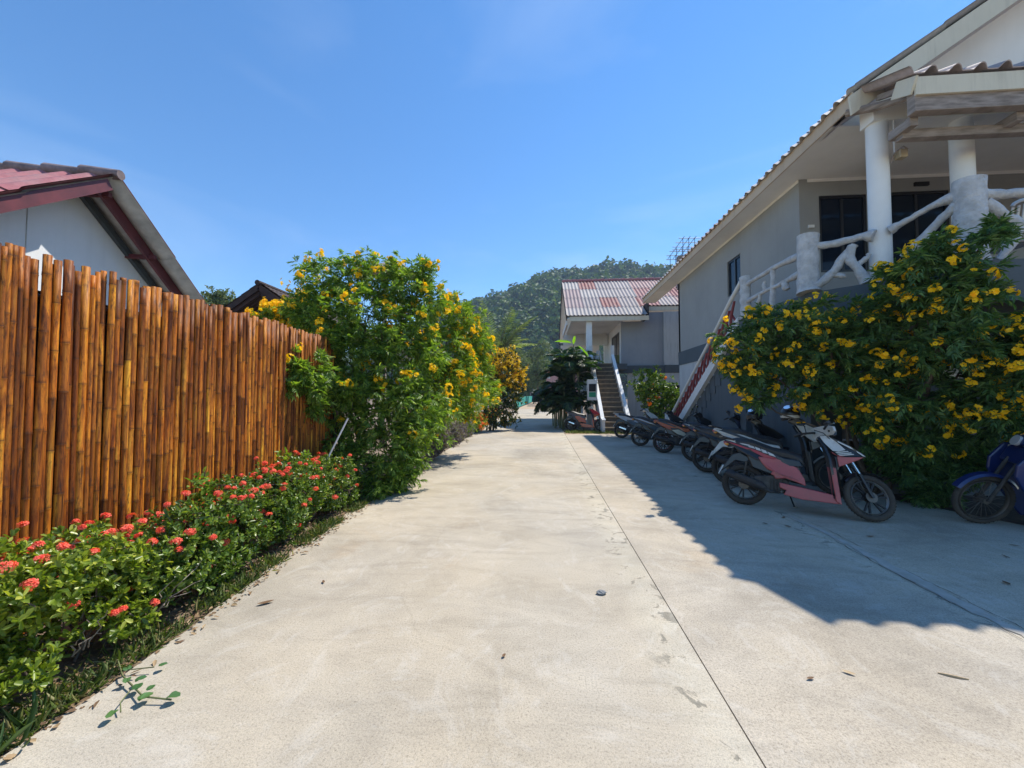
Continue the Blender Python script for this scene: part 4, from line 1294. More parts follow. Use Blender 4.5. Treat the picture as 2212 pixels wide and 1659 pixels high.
LK = dict(K=6, J=7, rl=.13, ll=.078, lw=.021)
# --- the big yellow shrub by the fence
L1 = px_lobes([(700,605,6.3,.42),(755,590,6.5,.36),(822,600,6.6,.42),(880,620,6.6,.45),(915,592,6.6,.27),(655,655,6.2,.30),(700,680,6.3,.5),(790,690,6.3,.6),
    (880,700,6.4,.55),(930,650,6.6,.33),(690,780,6.1,.45),(770,790,6.1,.55),(870,790,6.2,.55),(735,880,5.9,.42),(830,880,5.9,.5),(915,880,6.2,.45),
    (606,806,4.72,.17),(635,828,4.76,.20),(598,838,4.68,.14),(655,796,4.85,.18),(628,780,4.75,.15),(672,838,5.0,.2),(688,800,5.2,.26),(680,870,5.2,.22),(760,960,5.8,.42),(850,965,5.8,.42),(800,1020,5.6,.30),(745,1000,5.5,.3),(893,955,6.4,.30),(860,1030,5.9,.26),
    (725,740,5.8,.28),(840,740,5.9,.3),(925,770,6.3,.32),(760,850,5.6,.25),(870,850,5.8,.28),(895,915,5.9,.25),(900,985,6.05,.18),(862,1022,5.75,.24),(805,1060,5.45,.2)])
shrub('yellow_trumpet_bush', 'largest shrub with yellow trumpet flowers, filling the end of the bamboo fence', 'shrub', (-3.15, 6.2, 0), L1, GREEN, 27, 'comp', LK,
      (115, dict(nf=11, cr=.055, pl=.03, pw=.026, cup=.7)), stems=12, sr=.032, flowk=dict(high=.6, east=.3))
mb = MB()
b = Vector((-3.15, 6.2, 0))
# --- lighter shrub just behind
L2 = px_lobes([(985,690,8.8,.5),(1018,725,9.2,.42),(960,760,8.4,.6),(1028,790,9.6,.45),(1000,850,9.0,.6),(1045,845,10,.4),(935,885,8.0,.40),(995,875,9.2,.30),(985,790,8.4,.4),(940,830,8,.5),
    (1040,740,9.8,.28),(970,655,8.8,.25)])
shrub('yellow_trumpet_bush', 'light green shrub thick with yellow blossom behind the largest yellow shrub', 'shrub', (-2.9, 9.0, 0), L2, GREENL, 27, 'comp', dict(K=6, J=6, rl=.13, ll=.08, lw=.024),
      (170, dict(nf=11, cr=.065, pl=.034, pw=.03, cup=.7)), stems=7, flowk=dict(east=.5, high=.2))
# --- third, over the fence top
L3 = px_lobes([(585,692,7.3,.26),(612,684,7.4,.28),(645,690,7.4,.32),(668,665,7.3,.3),(640,720,7.5,.35),(600,715,7.4,.3)])
shrub('yellow_trumpet_bush', 'shrub topped with yellow flowers showing just above the bamboo fence end', 'shrub', (-5.0, 7.4, 0), L3, GREENL, 32, 'comp', LK,
      (110, dict(nf=11, cr=.06, pl=.034, pw=.03, cup=.7)), stems=4, flowk=dict(high=1.5))
# --- croton, golden leaves
L4 = px_lobes([(1075,790,17,.6),(1095,785,17.4,.6),(1112,805,17.8,.5),(1118,830,18,.38),(1085,815,17,.6),(1062,805,16.8,.5)])
CRO = leaf_mat('golden_leaf', (.70, .42, .012), (.86, .60, .02), (.40, .16, .02), .3, .4)
CRD = leaf_mat('croton_green', (.02, .045, .012), (.05, .09, .02), (.35, .22, .02), .25, .4)
t4 = shrub('croton_bush', 'rounded bush with golden orange leaves beyond the light green shrub', 'shrub', (-2.3, 17.2, 0), L4, CRO, 38, 'simple', dict(K=8, ll=.13, lw=.045, up=.6, stem=.12), stems=5)
L4b = px_lobes([(1078,850,17,.6),(1098,850,17.4,.6),(1072,890,16.8,.5),(1095,890,17.2,.5),(1110,865,17.6,.4),(1075,905,16.9,.4),(1100,905,17.2,.35),(1060,870,16.8,.5)])
P, D = shell(L4b + [(c, .95 * r) for c, r in L4], 24)
v, q = simple_leaves(P, D, K=8, ll=.15, lw=.05)
np_mesh('lower_foliage', v, q, CRD, t4)
# --- low purple plants and ixora along the road
PUR = leaf_mat('purple_leaf', (.10, .075, .10), (.20, .16, .20), (.26, .30, .18), .3, .5)
ORA = leaf_mat('orange_floret', (.75, .13, .02), (.85, .22, .03), (.8, .3, .06), .3, .5, .2)
for i, (x, y, r, h) in enumerate(((-2.62, 7.0, .34, .42), (-2.68, 7.9, .4, .52), (-2.72, 9.0, .44, .56), (-2.78, 10.2, .48, .58), (-2.84, 11.5, .5, .6), (-2.9, 13, .5, .6), (-2.98, 14.4, .5, .6))):
    lobes = [((x + R.uniform(-.1, .15), y + R.uniform(-.3, .3), h * R.uniform(.35, .75)), (r * .6, r * .7, h * .5)) for _ in range(5)]
    shrub('purple_shrub', ['lowest nearest clump of dusty purple leaved plants at the foot of the largest yellow shrub', 'second clump of dusty purple plants along the left road edge'][i] if i < 2 else 'dusty purple clump in the far part of the row along the left road edge', 'plant', (x, y, 0), lobes, PUR, 60, 'simple', dict(K=8, ll=.085, lw=.026), stems=5, sr=.008, group='low purple plants along the left road edge')
for i, (x, y) in enumerate(((-2.95, 15.6), (-3.0, 16.7), (-3.05, 17.9), (-3.1, 19.2), (-3.2, 20.8), (-3.3, 22.6), (-3.4, 25), (-3.5, 28))):
    lobes = [((x + R.uniform(-.1, .15), y + R.uniform(-.4, .4), .5 * R.uniform(.4, .9)), (.38, .5, .34)) for _ in range(4)]
    shrub('orange_flower_bush', 'small bush tipped with orange flowers along the far left road edge', 'shrub', (x, y, 0), lobes, GREENL, 26, 'simple', dict(K=7, ll=.08, lw=.03), (22, dict(nf=10, cr=.05, pl=.03, pw=.03, pet=4)), ORA, stems=4, sr=.01, group='orange flowered bushes along the far left road edge', flowk=dict(high=2))

# --- ixora hedge
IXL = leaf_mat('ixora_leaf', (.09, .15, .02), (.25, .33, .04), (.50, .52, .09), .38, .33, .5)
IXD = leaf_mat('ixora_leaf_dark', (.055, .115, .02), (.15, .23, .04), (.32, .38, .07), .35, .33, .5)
RED = leaf_mat('coral_floret', (.82, .12, .085), (.90, .22, .14), (.75, .06, .06), .3, .5, .2)
hedge = [(0.55, .70), (1.05, .70), (1.55, .72), (2.02, .70), (2.5, .70), (2.95, .68), (3.4, .72), (3.85, .72), (4.3, .74), (4.75, .74)]
names_ = {1: 'second hedge bush with', 2: 'yellowish'}
lab = ['nearest red flowered hedge bush, cut by the left picture edge', 'hedge bush with a dense red flower head at the left picture edge', 'yellow green hedge bush with bare twigs showing below, third along the bamboo',
       'hedge bush with a row of red heads against the bamboo, fourth along', 'hedge bush thick with coral heads, midway along the bamboo', 'hedge bush behind the dark gap in the hedge, sixth along the bamboo',
       'dark green hedge bush with few coral heads, seventh along the bamboo', 'hedge bush carrying the largest group of coral heads near the fence bend', 'hedge bush just before the leaning white pole', 'last hedge bush, shaded beneath the largest yellow shrub']
for i, (y, h) in enumerate(hedge):
    x = -2.66 - .04 * max(0, y - 2)
    lobes = []
    for _ in range(13):
        lobes.append(((x + R.uniform(-.24, .26), y + R.uniform(-.27, .27), h * R.uniform(.38, .90)), (R.uniform(.12, .19), R.uniform(.13, .2), R.uniform(.09, .14))))
    for _ in range(7):
        lobes.append(((x + R.uniform(.0, .28), y + R.uniform(-.27, .27), h * R.uniform(.14, .42)), (.10, .12, .08)))
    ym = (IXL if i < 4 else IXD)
    near = max(1, y)
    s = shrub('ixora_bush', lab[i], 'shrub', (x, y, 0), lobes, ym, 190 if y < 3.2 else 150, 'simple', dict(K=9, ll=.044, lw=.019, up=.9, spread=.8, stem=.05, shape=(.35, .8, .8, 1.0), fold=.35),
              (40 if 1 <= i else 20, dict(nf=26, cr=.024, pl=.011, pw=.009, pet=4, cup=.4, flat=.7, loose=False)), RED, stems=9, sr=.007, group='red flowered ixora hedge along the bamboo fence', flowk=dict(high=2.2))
# bare twigs in the hedge
for i, (x, y) in enumerate(((-2.33, 2.3), (-2.36, 1.9))):
    mb = MB()
    for _ in range(4): limb(mb, (x - .1, y + R.uniform(-.05, .05), .1), (x + R.uniform(0, .12), y + R.uniform(-.1, .15), R.uniform(.15, .42)), .004, .0015, 4, .12)
    tag(mb.build('dead_twig', paint('dead_twig', (.40, .34, .28), (.28, .22, .18), .9)), ['bare grey twigs poking out of the yellow green hedge bush', 'bare twigs low in the hedge nearer the left picture edge'][i], 'twig')
# upright weeds sticking out of the hedge
for i, (px, py, Y, h) in enumerate(((820, 222, 0, 0),)):
    pass
for i, (x, y, z0, h) in enumerate(((-2.85, 3.05, .55, .30), (-2.95, 4.2, .6, .28), (-2.93, 4.6, .6, .2))):
    k = 34
    P = np.stack([np.full(k, x) + NR.normal(scale=.03, size=k), np.full(k, y) + NR.normal(scale=.03, size=k), z0 + NR.uniform(0, h, k)], 1)
    v, q = simple_leaves(P, unit(np.tile([0, 0, 1.], (k, 1)) + NR.normal(scale=.4, size=(k, 3))), K=3, ll=.06, lw=.03)
    t = thing('weed', ['leafy weed shoot rising above the middle of the hedge', 'upright weed shoot above the hedge before the fence bend', 'short weed shoot beside the upright one near the fence bend'][i], 'weed', (x, y, 0))
    np_mesh('leaves', v, q, GREENL, t)
    mb = MB(); limb(mb, (x, y, 0), (x + .01, y, z0 + h), .006, .003, 5); mb.build('stem', BARK, t)
# big-leaved creeper on the road
VN = thing('creeper', 'creeper runner with a few heart shaped leaves lying out across the concrete', 'plant', (-2.0, 1.8, 0))
mb = MB(); mb.tube([(-2.32, 1.98, .02), (-2.15, 1.86, .03), (-2.02, 1.80, .025), (-1.9, 1.74, .03), (-1.76, 1.745, .02)], .004, 5)
mb.tube([(-2.02, 1.80, .025), (-1.97, 1.70, .03), (-1.92, 1.66, .02)], .003, 5); mb.tube([(-2.2, 1.9, .025), (-2.05, 1.93, .03)], .003, 5)
mb.build('stem', paint('creeper_stem', (.16, .18, .07), (.12, .12, .05), .7), VN)
hv = []
for (x, y, s, a) in ((-1.74, 1.75, .07, .2), (-1.88, 1.72, .075, 1.2), (-1.93, 1.65, .06, -1.4), (-1.98, 1.78, .065, 2.2), (-2.05, 1.83, .06, .9), (-2.12, 1.84, .05, -.9), (-2.04, 1.94, .05, .8), (-2.2, 1.9, .055, 2.6), (-1.9, 1.78, .05, 1.9)):
    hv.append((x, y, s, a))
mb = MB()
for (x, y, s, a) in hv:
    s *= .62; x = -1.98 + (x + 1.98) * .85
    n = 12; base = [(x, y, .035)]
    for i in range(n):
        th = 2 * PI * i / n
        rr = s * .55 * (1 + .55 * max(0, math.cos(th)) ** 3 - .38 * max(0, -math.cos(th)) ** 4)
        px, py = rr * math.cos(th) + s * .25, rr * math.sin(th) * .95
        base.append((x + px * math.cos(a) - py * math.sin(a), y + px * math.sin(a) + py * math.cos(a), .03 + abs(py) * .35 + R.uniform(-.003, .003)))
    mb.add(base, [(0, 1 + i, 1 + (i + 1) % n) for i in range(n)])
mb.build('leaves', leaf_mat('creeper_leaf', (.05, .13, .045), (.08, .17, .06), (.1, .2, .06), .2, .35), VN)
# spiky plant bottom left
SPK = thing('spiky_plant', 'clump of narrow strap leaves and thin grass in the bottom left corner', 'plant', (-2.2, 1.25, 0))
k = 60
P = np.stack([-2.27 + NR.normal(scale=.06, size=k), 1.32 + NR.normal(scale=.12, size=k), np.full(k, 0.)], 1)
d = unit(np.stack([NR.normal(scale=.6, size=k) + .1, NR.normal(scale=.6, size=k), NR.uniform(.4, 1.2, k)], 1))
v, q = leaves_np(P, d, rnd_dir(k) + np.array([0, 0, .5]), NR.uniform(.07, .2, k), NR.uniform(.005, .012, k), .2, .35, (.2, .65, 1, .8))
np_mesh('leaves', v, q, leaf_mat('strap_leaf', (.05, .10, .03), (.10, .17, .06), (.2, .24, .1), .3, .4), SPK)

# --- right hand shrub in shade in front of the balcony
L5 = px_lobes([(1600,735,5.95,.34),(1618,790,6.0,.30),(1655,700,5.9,.28),(1700,720,5.85,.38),(1690,800,6.0,.36),(1760,690,5.8,.30),(1790,750,5.8,.45),(1770,840,5.9,.34),(1860,720,5.7,.42),(1865,810,5.8,.5),
    (1940,600,5.2,.24),(1960,650,5.2,.34),(2000,560,4.85,.22),(2020,520,4.8,.13),(2035,620,4.85,.30),(1950,740,5.5,.5),(2050,720,5.0,.42),(2095,590,4.75,.22),(2100,540,4.7,.13),(2135,505,4.7,.11),(2155,485,4.7,.08),(2110,650,4.75,.26),
    (1950,850,5.6,.5),(2050,830,5.5,.5),(1900,900,5.7,.34),(2000,930,5.6,.34),(2130,760,5.3,.34),(2140,850,5.4,.4),(1640,860,5.95,.16),(1620,820,5.9,.2),(2085,920,5.5,.3)])
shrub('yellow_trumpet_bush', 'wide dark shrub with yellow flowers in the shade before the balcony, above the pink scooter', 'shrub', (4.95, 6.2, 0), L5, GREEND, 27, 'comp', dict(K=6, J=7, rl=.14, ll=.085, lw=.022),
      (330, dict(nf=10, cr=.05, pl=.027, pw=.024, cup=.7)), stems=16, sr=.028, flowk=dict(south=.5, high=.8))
L6 = px_lobes([(2195,735,4.9,.2),(2240,780,4.8,.34),(2215,690,4.95,.12),(2200,830,5.0,.32),(2230,900,4.9,.36),(2270,740,4.8,.4)])
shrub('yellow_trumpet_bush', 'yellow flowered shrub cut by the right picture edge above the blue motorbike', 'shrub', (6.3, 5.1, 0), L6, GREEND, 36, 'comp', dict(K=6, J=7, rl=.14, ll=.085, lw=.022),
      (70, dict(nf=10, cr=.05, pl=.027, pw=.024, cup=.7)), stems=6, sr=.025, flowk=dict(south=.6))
# dark undergrowth below it
L7 = px_lobes([(1960,1000,5.75,.28),(2010,1030,5.7,.26),(1920,980,6.0,.3),(2060,1000,5.9,.3),(2110,980,6.0,.34),(1990,1060,5.65,.17),(2040,1070,5.6,.15)])
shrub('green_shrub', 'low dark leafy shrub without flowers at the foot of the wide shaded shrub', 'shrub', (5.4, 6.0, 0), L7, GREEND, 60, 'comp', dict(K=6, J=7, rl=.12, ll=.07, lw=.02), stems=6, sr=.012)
# dark shrub between the houses
L8 = [((4.55 + R.uniform(-.6, .6), 15.9 + R.uniform(-.4, .4), R.uniform(.7, 2.2)), R.uniform(.3, .5)) for _ in range(12)]
shrub('broadleaf_shrub', 'dark glossy broadleaved shrub between the stair of the far house and the black panel', 'shrub', (4.5, 16, 0), L8, IXD, 26, 'simple', dict(K=8, ll=.14, lw=.06), (6, dict(nf=9, cr=.08, pl=.05, pw=.045)), ORA, stems=7)
L9 = [((.9 + R.uniform(-.5, .4), 40 + R.uniform(-1.2, 1.2), R.uniform(.4, 1.4)), R.uniform(.4, .6)) for _ in range(8)]
shrub('grey_shrub', 'dry grey green shrub at the right edge of the far path', 'shrub', (.9, 40, .08), L9, leaf_mat('grey_leaf', (.10, .12, .06), (.22, .22, .12), (.32, .28, .18), .3, .5), 14, 'simple', dict(K=8, ll=.18, lw=.05), stems=6)

# --- palms
def frond(mb_leaf, mb_rib, base, dirv, L, droop, nl=26, ll=.45, lw=.03, vee=.55):
    """one pinnate frond: arching rib and two rows of leaflets"""
    base = Vector(base); d = Vector(dirv).normalized()
    pts = []; p = base.copy(); dd = d.copy(); st = L / 12
    for i in range(13):
        pts.append(p.copy()); dd = (dd + Vector((0, 0, -droop / 12))).normalized(); p = p + dd * st
    mb_rib.tube(pts, [.022 * (L / 2.5) * (1 - .8 * i / 12) + .003 for i in range(13)], 5)
    B = []; Dv = []; Nn = []; LL = []
    for k in range(nl):
        t = .14 + .86 * k / (nl - 1)
        i = min(int(t * 12), 11); f = t * 12 - i
        q = pts[i].lerp(pts[i + 1], f)
        tg = (pts[i + 1] - pts[i]).normalized()
        sd = tg.cross(Vector((0, 0, 1))).normalized()
        up = sd.cross(tg)
        for s in (-1, 1):
            B.append(q); Dv.append(tg * .75 + sd * s * .9 + up * vee * R.uniform(.3, 1) - Vector((0, 0, .35))); Nn.append(up + sd * R.uniform(-.4, .4))
            LL.append(ll * math.sin(PI * min(.96, .12 + t * .86)) ** .6 * R.uniform(.85, 1.1))
    mb_leaf.append((np.array(B, dtype=float), np.array(Dv, dtype=float), np.array(Nn, dtype=float), np.array(LL)))
def palm(name, label, base, trunks, nf, L, ll, lw, lm, tr=.06, droop=1.3, group=None, up=(.2, 1.2), tm=None):
    t = thing(name, label, 'palm', base, group=group)
    ml = []; mr = MB(); mt = MB()
    for (x, y, h) in trunks:
        b = Vector((x, y, 0)); top = Vector((x + R.uniform(-.1, .1) * h * .3, y + R.uniform(-.1, .1) * h * .3, h))
        limb(mt, b, top, tr, tr * .75, 8, .01, 8)
        for i in range(nf):
            a = 2 * PI * (i / nf) + R.uniform(-.3, .3)
            e = R.uniform(*up)
            frond(ml, mr, top + Vector((0, 0, R.uniform(-.1, .1))), (math.cos(a), math.sin(a), e), L * R.uniform(.8, 1.15), droop * R.uniform(.7, 1.2), ll=ll, lw=lw)
    B = np.concatenate([q[0] for q in ml]); Dv = np.concatenate([q[1] for q in ml]); Nn = np.concatenate([q[2] for q in ml]); LL = np.concatenate([q[3] for q in ml])
    v, q = leaves_np(B, Dv, Nn, LL, np.full(len(B), lw), .2, .3, (.25, .7, 1, .75))
    np_mesh('fronds', v, q, lm, t)
    mr.build('ribs', paint('rib', (.22, .24, .08), (.16, .14, .06), .6), t, smooth=True)
    mt.build('trunk', tm or BARK, t, smooth=True)
    return t
PL = leaf_mat('palm_leaf', (.12, .17, .08), (.20, .26, .11), (.34, .38, .18), .35, .4, .5)
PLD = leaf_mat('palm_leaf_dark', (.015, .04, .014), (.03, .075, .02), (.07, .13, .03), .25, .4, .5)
cane = paint('cane', (.20, .22, .10), (.12, .13, .06), .6)
palm('areca_palm', 'dense clump of dark cane palms beside the tan stair', (1.3, 18.6, 0), [(1.0, 18.5, 2.3), (1.4, 18.8, 3.0), (1.75, 18.5, 2.6), (1.2, 19.2, 3.2), (1.85, 19.3, 3.0), (.85, 19.0, 2.5), (1.55, 19.8, 3.3), (.9, 18.3, 1.1), (1.35, 18.3, .8), (1.8, 18.6, 1.2), (1.1, 18.9, 1.6), (1.55, 18.9, 1.9), (.6, 18.8, .9)], 9, 1.28, .42, .045, PLD, .045, 2.0, up=(.8, 3.0), tm=cane)
palm('areca_palm', 'smaller shaded cane palm left of the dense palm clump', (.7, 20.2, 0), [(.55, 20.3, 1.5), (.85, 20.6, 1.9), (.72, 19.9, 1.2)], 9, 1.3, .5, .04, PLD, .04, 2.0, up=(.5, 2.2), tm=cane)
# banana-like bright leaf on top
bl = thing('broad_leaf_plant', 'bright green broad leaf lit by the sun above the cane palms', 'plant', (1.8, 18.9, 0))
P = np.array([[1.45, 18.6, 4.1], [1.7, 18.7, 4.0], [1.5, 18.8, 4.05]]); d = np.array([[-.75, -.1, .28], [.7, -.2, -.45], [.1, -.4, .8]])
v, q = leaves_np(P, d, np.array([[.2, -.3, 1.], [.4, -.3, 1.], [0, 1., .3]]), np.array([.85, .75, .5]), np.array([.28, .24, .16]), .2, .3, (.3, .75, .9, .8))
np_mesh('leaves', v, q, leaf_mat('fresh_leaf', (.16, .34, .03), (.22, .42, .04), None, .4, .35), bl)
mb = MB(); mb.tube([(1.55, 18.75, 0), (1.5, 18.7, 2.5), (1.5, 18.65, 4.05)], [.05, .04, .02], 7); mb.build('stem', cane, bl)
cp = at(1072, 768, 30)
palm('coconut_palm', 'tall feathery coconut palm above the golden bush against the hill', (cp.x, 30, 0), [(cp.x, 30, cp.z - .4)], 26, 4.3, .75, .06, PL, .2, 1.0, up=(-.15, 3.2))

# --- middle distance trees
TL = [leaf_mat('tree_leaf_a', (.03, .07, .02), (.06, .115, .03), (.10, .16, .045), .3, .5, .3), leaf_mat('tree_leaf_b', (.08, .12, .055), (.15, .19, .09), (.24, .27, .14), .3, .5, .3)]
def tree(label, x, y, h, r, tm_, dens=5, ls=.28, trunk=.16, group='trees beyond the far path', nl=16, low=.45):
    t = thing('leafy_tree', label, 'tree', (x, y, gz(y)), group=group)
    z0 = gz(y)
    lobes = []
    for _ in range(nl):
        a = R.uniform(0, 2*PI); rr = r * math.sqrt(R.random()) * .8; zz = z0 + h * R.uniform(low, .92)
        k = 1 - .5 * abs((zz - z0) / h - .68) / .3
        lobes.append(((x + math.cos(a) * rr * k, y + math.sin(a) * rr * k, zz), r * R.uniform(.22, .4)))
    P, D = shell(lobes, dens)
    v, q = simple_leaves(P, D, K=7, ll=ls, lw=ls * .45, up=.3, spread=1.2, stem=.3)
    np_mesh('crown', v, q, tm_, t)
    mb = MB()
    top = Vector((x, y, z0 + h * .6))
    limb(mb, (x, y, z0 - .1), top, trunk, trunk * .5, 7, .02)
    for k in range(6): limb(mb, top - Vector((0, 0, R.uniform(0, h * .2))), Vector(lobes[k][0]), trunk * .45, trunk * .1, 5)
    mb.build('trunk', BARK, t, smooth=True)
    return t
tree('broad pale green tree rising behind the golden bush', -4.6, 62, 9.6, 3.4, TL[1])
tree('loose grey green tree standing over the end of the path', -.8, 72, 11.5, 3.6, TL[1], nl=22, low=.28)
tree('dark green tree close behind the coconut palm', -6.5, 48, 6.6, 3.0, TL[0])
tree('rounded tree on the right of the path end, left of the cane palms', 1.9, 78, 9.5, 3.5, TL[0], nl=18, low=.25)
tree('slender tree with a bare pale trunk right of the golden bush', -2.75, 40, 5.6, .9, TL[0], dens=8, ls=.2, trunk=.09, nl=9, low=.6)
tree('low dark tree behind the shed at the path end', -3.4, 104, 6.5, 4.5, TL[0], nl=16, low=.2)
tree('tall dark tree far behind the shed', 2.0, 125, 12, 6, TL[0], dens=3, ls=.5, nl=18, low=.2)
tree('wide green tree far left behind the coconut palm', -12, 90, 11, 6, TL[0], dens=3, ls=.45, nl=18, low=.2)
for i, (px, py, Y, r) in enumerate(((452, 636, 24, 1.6), (478, 640, 26, 1.8), (505, 645, 25, 1.6), (640, 640, 27, 1.8), (605, 652, 28, 2.0))):
    p = at(px, py, Y)
    tree(['feathery tree top right beside the white house eave', 'tree top between the white house eave and the dark timber gable', 'tree top touching the left slope of the dark timber gable', 'tree top right of the dark timber gable', 'tree top half hidden behind the dark timber gable'][i], p.x, Y, p.z - gz(Y) + 1.0, r, TL[1], dens=9, ls=.24, group='tree tops behind the bamboo fence', low=.35)

# ================================================================== THE WOODED HILL
def ridge(x):
    """height of the crest above the plain for a bearing, as the photograph's skyline reads at 400 m"""
    pts = [(-420, 55), (-300, 62), (-210, 70), (-140, 84), (-84, 103), (-45, 117), (-10, 127), (42, 137), (80, 139), (118, 136), (220, 140), (420, 120)]
    for (a, za), (b, zb) in zip(pts[:-1], pts[1:]):
        if a <= x <= b:
            t = (x - a) / (b - a); t = t * t * (3 - 2 * t); return za + (zb - za) * t
    return 50
hills = MB(); nx, ny = 84, 22
from mathutils import noise as mn
def hz(x, y):
    t = (y - 170) / 230.
    t = max(0, min(1.25, t))
    bx = x * 400. / max(y, 170)
    prof = math.sin(min(t, 1) * PI / 2) ** 1.15
    h = (ridge(bx) - 24 - 3 * max(0, min(1, bx / 60)) - 4 * max(0, min(1, -bx / 60))) * prof
    h += 10 * mn.noise(Vector((x * .018, y * .018, 3))) * min(1, t * 3) * (1 - max(0, t - .6))
    if t > 1: h *= 1 - (t - 1) * .8
    return h + 1.5
for j in range(ny):
    y = 170 + 290 * j / (ny - 1)
    for i in range(nx):
        x = -330 + 560 * i / (nx - 1)
        hills.v.append((x, y, hz(x, y)))
for j in range(ny - 1):
    for i in range(nx - 1):
        a = j * nx + i; hills.f.append((a, a + 1, a + 1 + nx, a + nx))
hills.build('hill', paint('hill_floor', (.05, .075, .03), (.03, .05, .02), .95, scale=.05, bstr=0), kind='structure', smooth=True)
# the forest on it: one canopy of many crowns
vs = []; qs = []; off = 0
k = 1900
cx_ = NR.uniform(-150, 190, k); ty_ = NR.uniform(0, 1, k)
cy_ = 175 + 235 * ty_
base_v = []; 
ns = 150
Pall = []; Dall = []; Sall = []
for i in range(k):
    x, y = cx_[i] * (.6 + .4 * cy_[i] / 400), cy_[i]
    if x < -120 * y / 400 - 40: continue
    z = hz(x, y)
    r = R.choice([3.2, 4, 4.6, 5.4, 6.5, 8.2]); 
    hgt = r * R.uniform(.8, 1.3)
    d = rnd_dir(ns); d[:, 2] = np.abs(d[:, 2]) * 1.0 - .25; d = unit(d)
    bumpy = 1 + .22 * np.sin(d[:, 0] * 7 + i) * np.sin(d[:, 1] * 6 + 2 * i)
    p = d * np.array([r, r, hgt]) * bumpy[:, None] * NR.uniform(.8, 1.05, (ns, 1)) + np.array([x, y, z + hgt * .7])
    Pall.append(p); Dall.append(d); Sall.append(np.full(ns, r))
P = np.concatenate(Pall); D = np.concatenate(Dall); S = np.concatenate(Sall)
kk = len(P)
dirs = unit(np.cross(D, rnd_dir(kk)) + D * .35)
v, q = leaves_np(P - dirs * .8, dirs, D + NR.normal(scale=.35, size=(kk, 3)), S * NR.uniform(.32, .6, kk), S * NR.uniform(.25, .42, kk), .2, .2)
FM = leaf_mat('forest', (.028, .065, .02), (.08, .14, .036), (.16, .22, .06), .2, .6, .25)
f_ = np_mesh('forest', v, q, FM)
tag(f_, 'dense green forest covering the hill', 'forest', kind='stuff')

# haze
hb = MB(); hb.box((-400, -45, -1.2), (400, 480, 190))
hm = bpy.data.materials.new('haze'); hm.use_nodes = True
nt = hm.node_tree
nt.nodes.remove(nt.nodes['Principled BSDF'])
pv = nt.nodes.new('ShaderNodeVolumePrincipled')
pv.inputs['Color'].default_value = (.55, .72, 1, 1)
pv.inputs['Density'].default_value = .00042
pv.inputs['Anisotropy'].default_value = .2
nt.links.new(pv.outputs[0], nt.nodes['Material Output'].inputs['Volume'])
HZ = hb.build('haze', hm, kind='stuff')
tag(HZ, 'thin bluish air in front of the hill', 'haze')
# ================================================================== SCOOTERS
def gloss(name, c, rough=.3, coat=.5, c2=None, dirt=.5):
    m, nt, b = new_mat(name)
    v = coord(nt)
    f = noise(nt, v, 3, 5)
    c2 = c2 or tuple(x * .85 for x in c)
    col = ramp(nt, f, [(.35, c2), (.65, c)])
    f2 = noise(nt, v, 9, 7, .7)
    col = mixc(nt, ramp(nt, f2, [(.5, (0, 0, 0)), (.72, (dirt,) * 3)]), col, (.16, .12, .09))
    nt.links.new(col, b.inputs['Base Color'])
    b.inputs['Roughness'].default_value = rough
    b.inputs['Coat Weight'].default_value = coat; b.inputs['Coat Roughness'].default_value = .12
    return m
GM = {}
def gl(key, *a, **k):
    if key not in GM: GM[key] = gloss(key, *a, **k)
    return GM[key]
BLK = gl('scooter_black', (.014, .014, .016), .35, .3, dirt=.09)
SEAT = paint('seat_vinyl', (.035, .035, .037), (.022, .022, .024), .5, bstr=.3, bscale=120, bdist=.002)
TYRE = paint('tyre_rubber', (.035, .03, .026), (.075, .06, .045), .9, scale=5, bstr=.5, bscale=60)
ENG = paint('engine_metal', (.10, .09, .08), (.05, .045, .04), .6, .5, scale=12, bstr=.4, bscale=40)
RIMS = paint('rim_edge', (.55, .53, .5), (.4, .38, .35), .35, .8, bstr=0)
SPOKE = paint('dark_spokes', (.028, .027, .027), (.018, .018, .018), .6, .2, bstr=0)
CHROME = paint('chrome', (.7, .7, .7), (.6, .6, .6), .15, 1.0, bstr=0)
m_, nt_, b_ = new_mat('mirror_glass'); b_.inputs['Base Color'].default_value = (.9, .9, .9, 1); b_.inputs['Metallic'].default_value = 1; b_.inputs['Roughness'].default_value = .03
MIRR = m_
LENS = gl('lamp_lens', (.5, .5, .5), .1, 1, dirt=0)
TAIL = gl('tail_lens', (.45, .01, .01), .15, 1, dirt=0)
AMB = gl('amber_lens', (.7, .25, .02), .15, 1, dirt=0)
MUFF = paint('muffler_black', (.03, .03, .032), (.06, .05, .045), .6, .3, scale=9, bstr=.2)
DISC = paint('brake_disc', (.20, .17, .14), (.12, .10, .08), .5, .6, bstr=0)

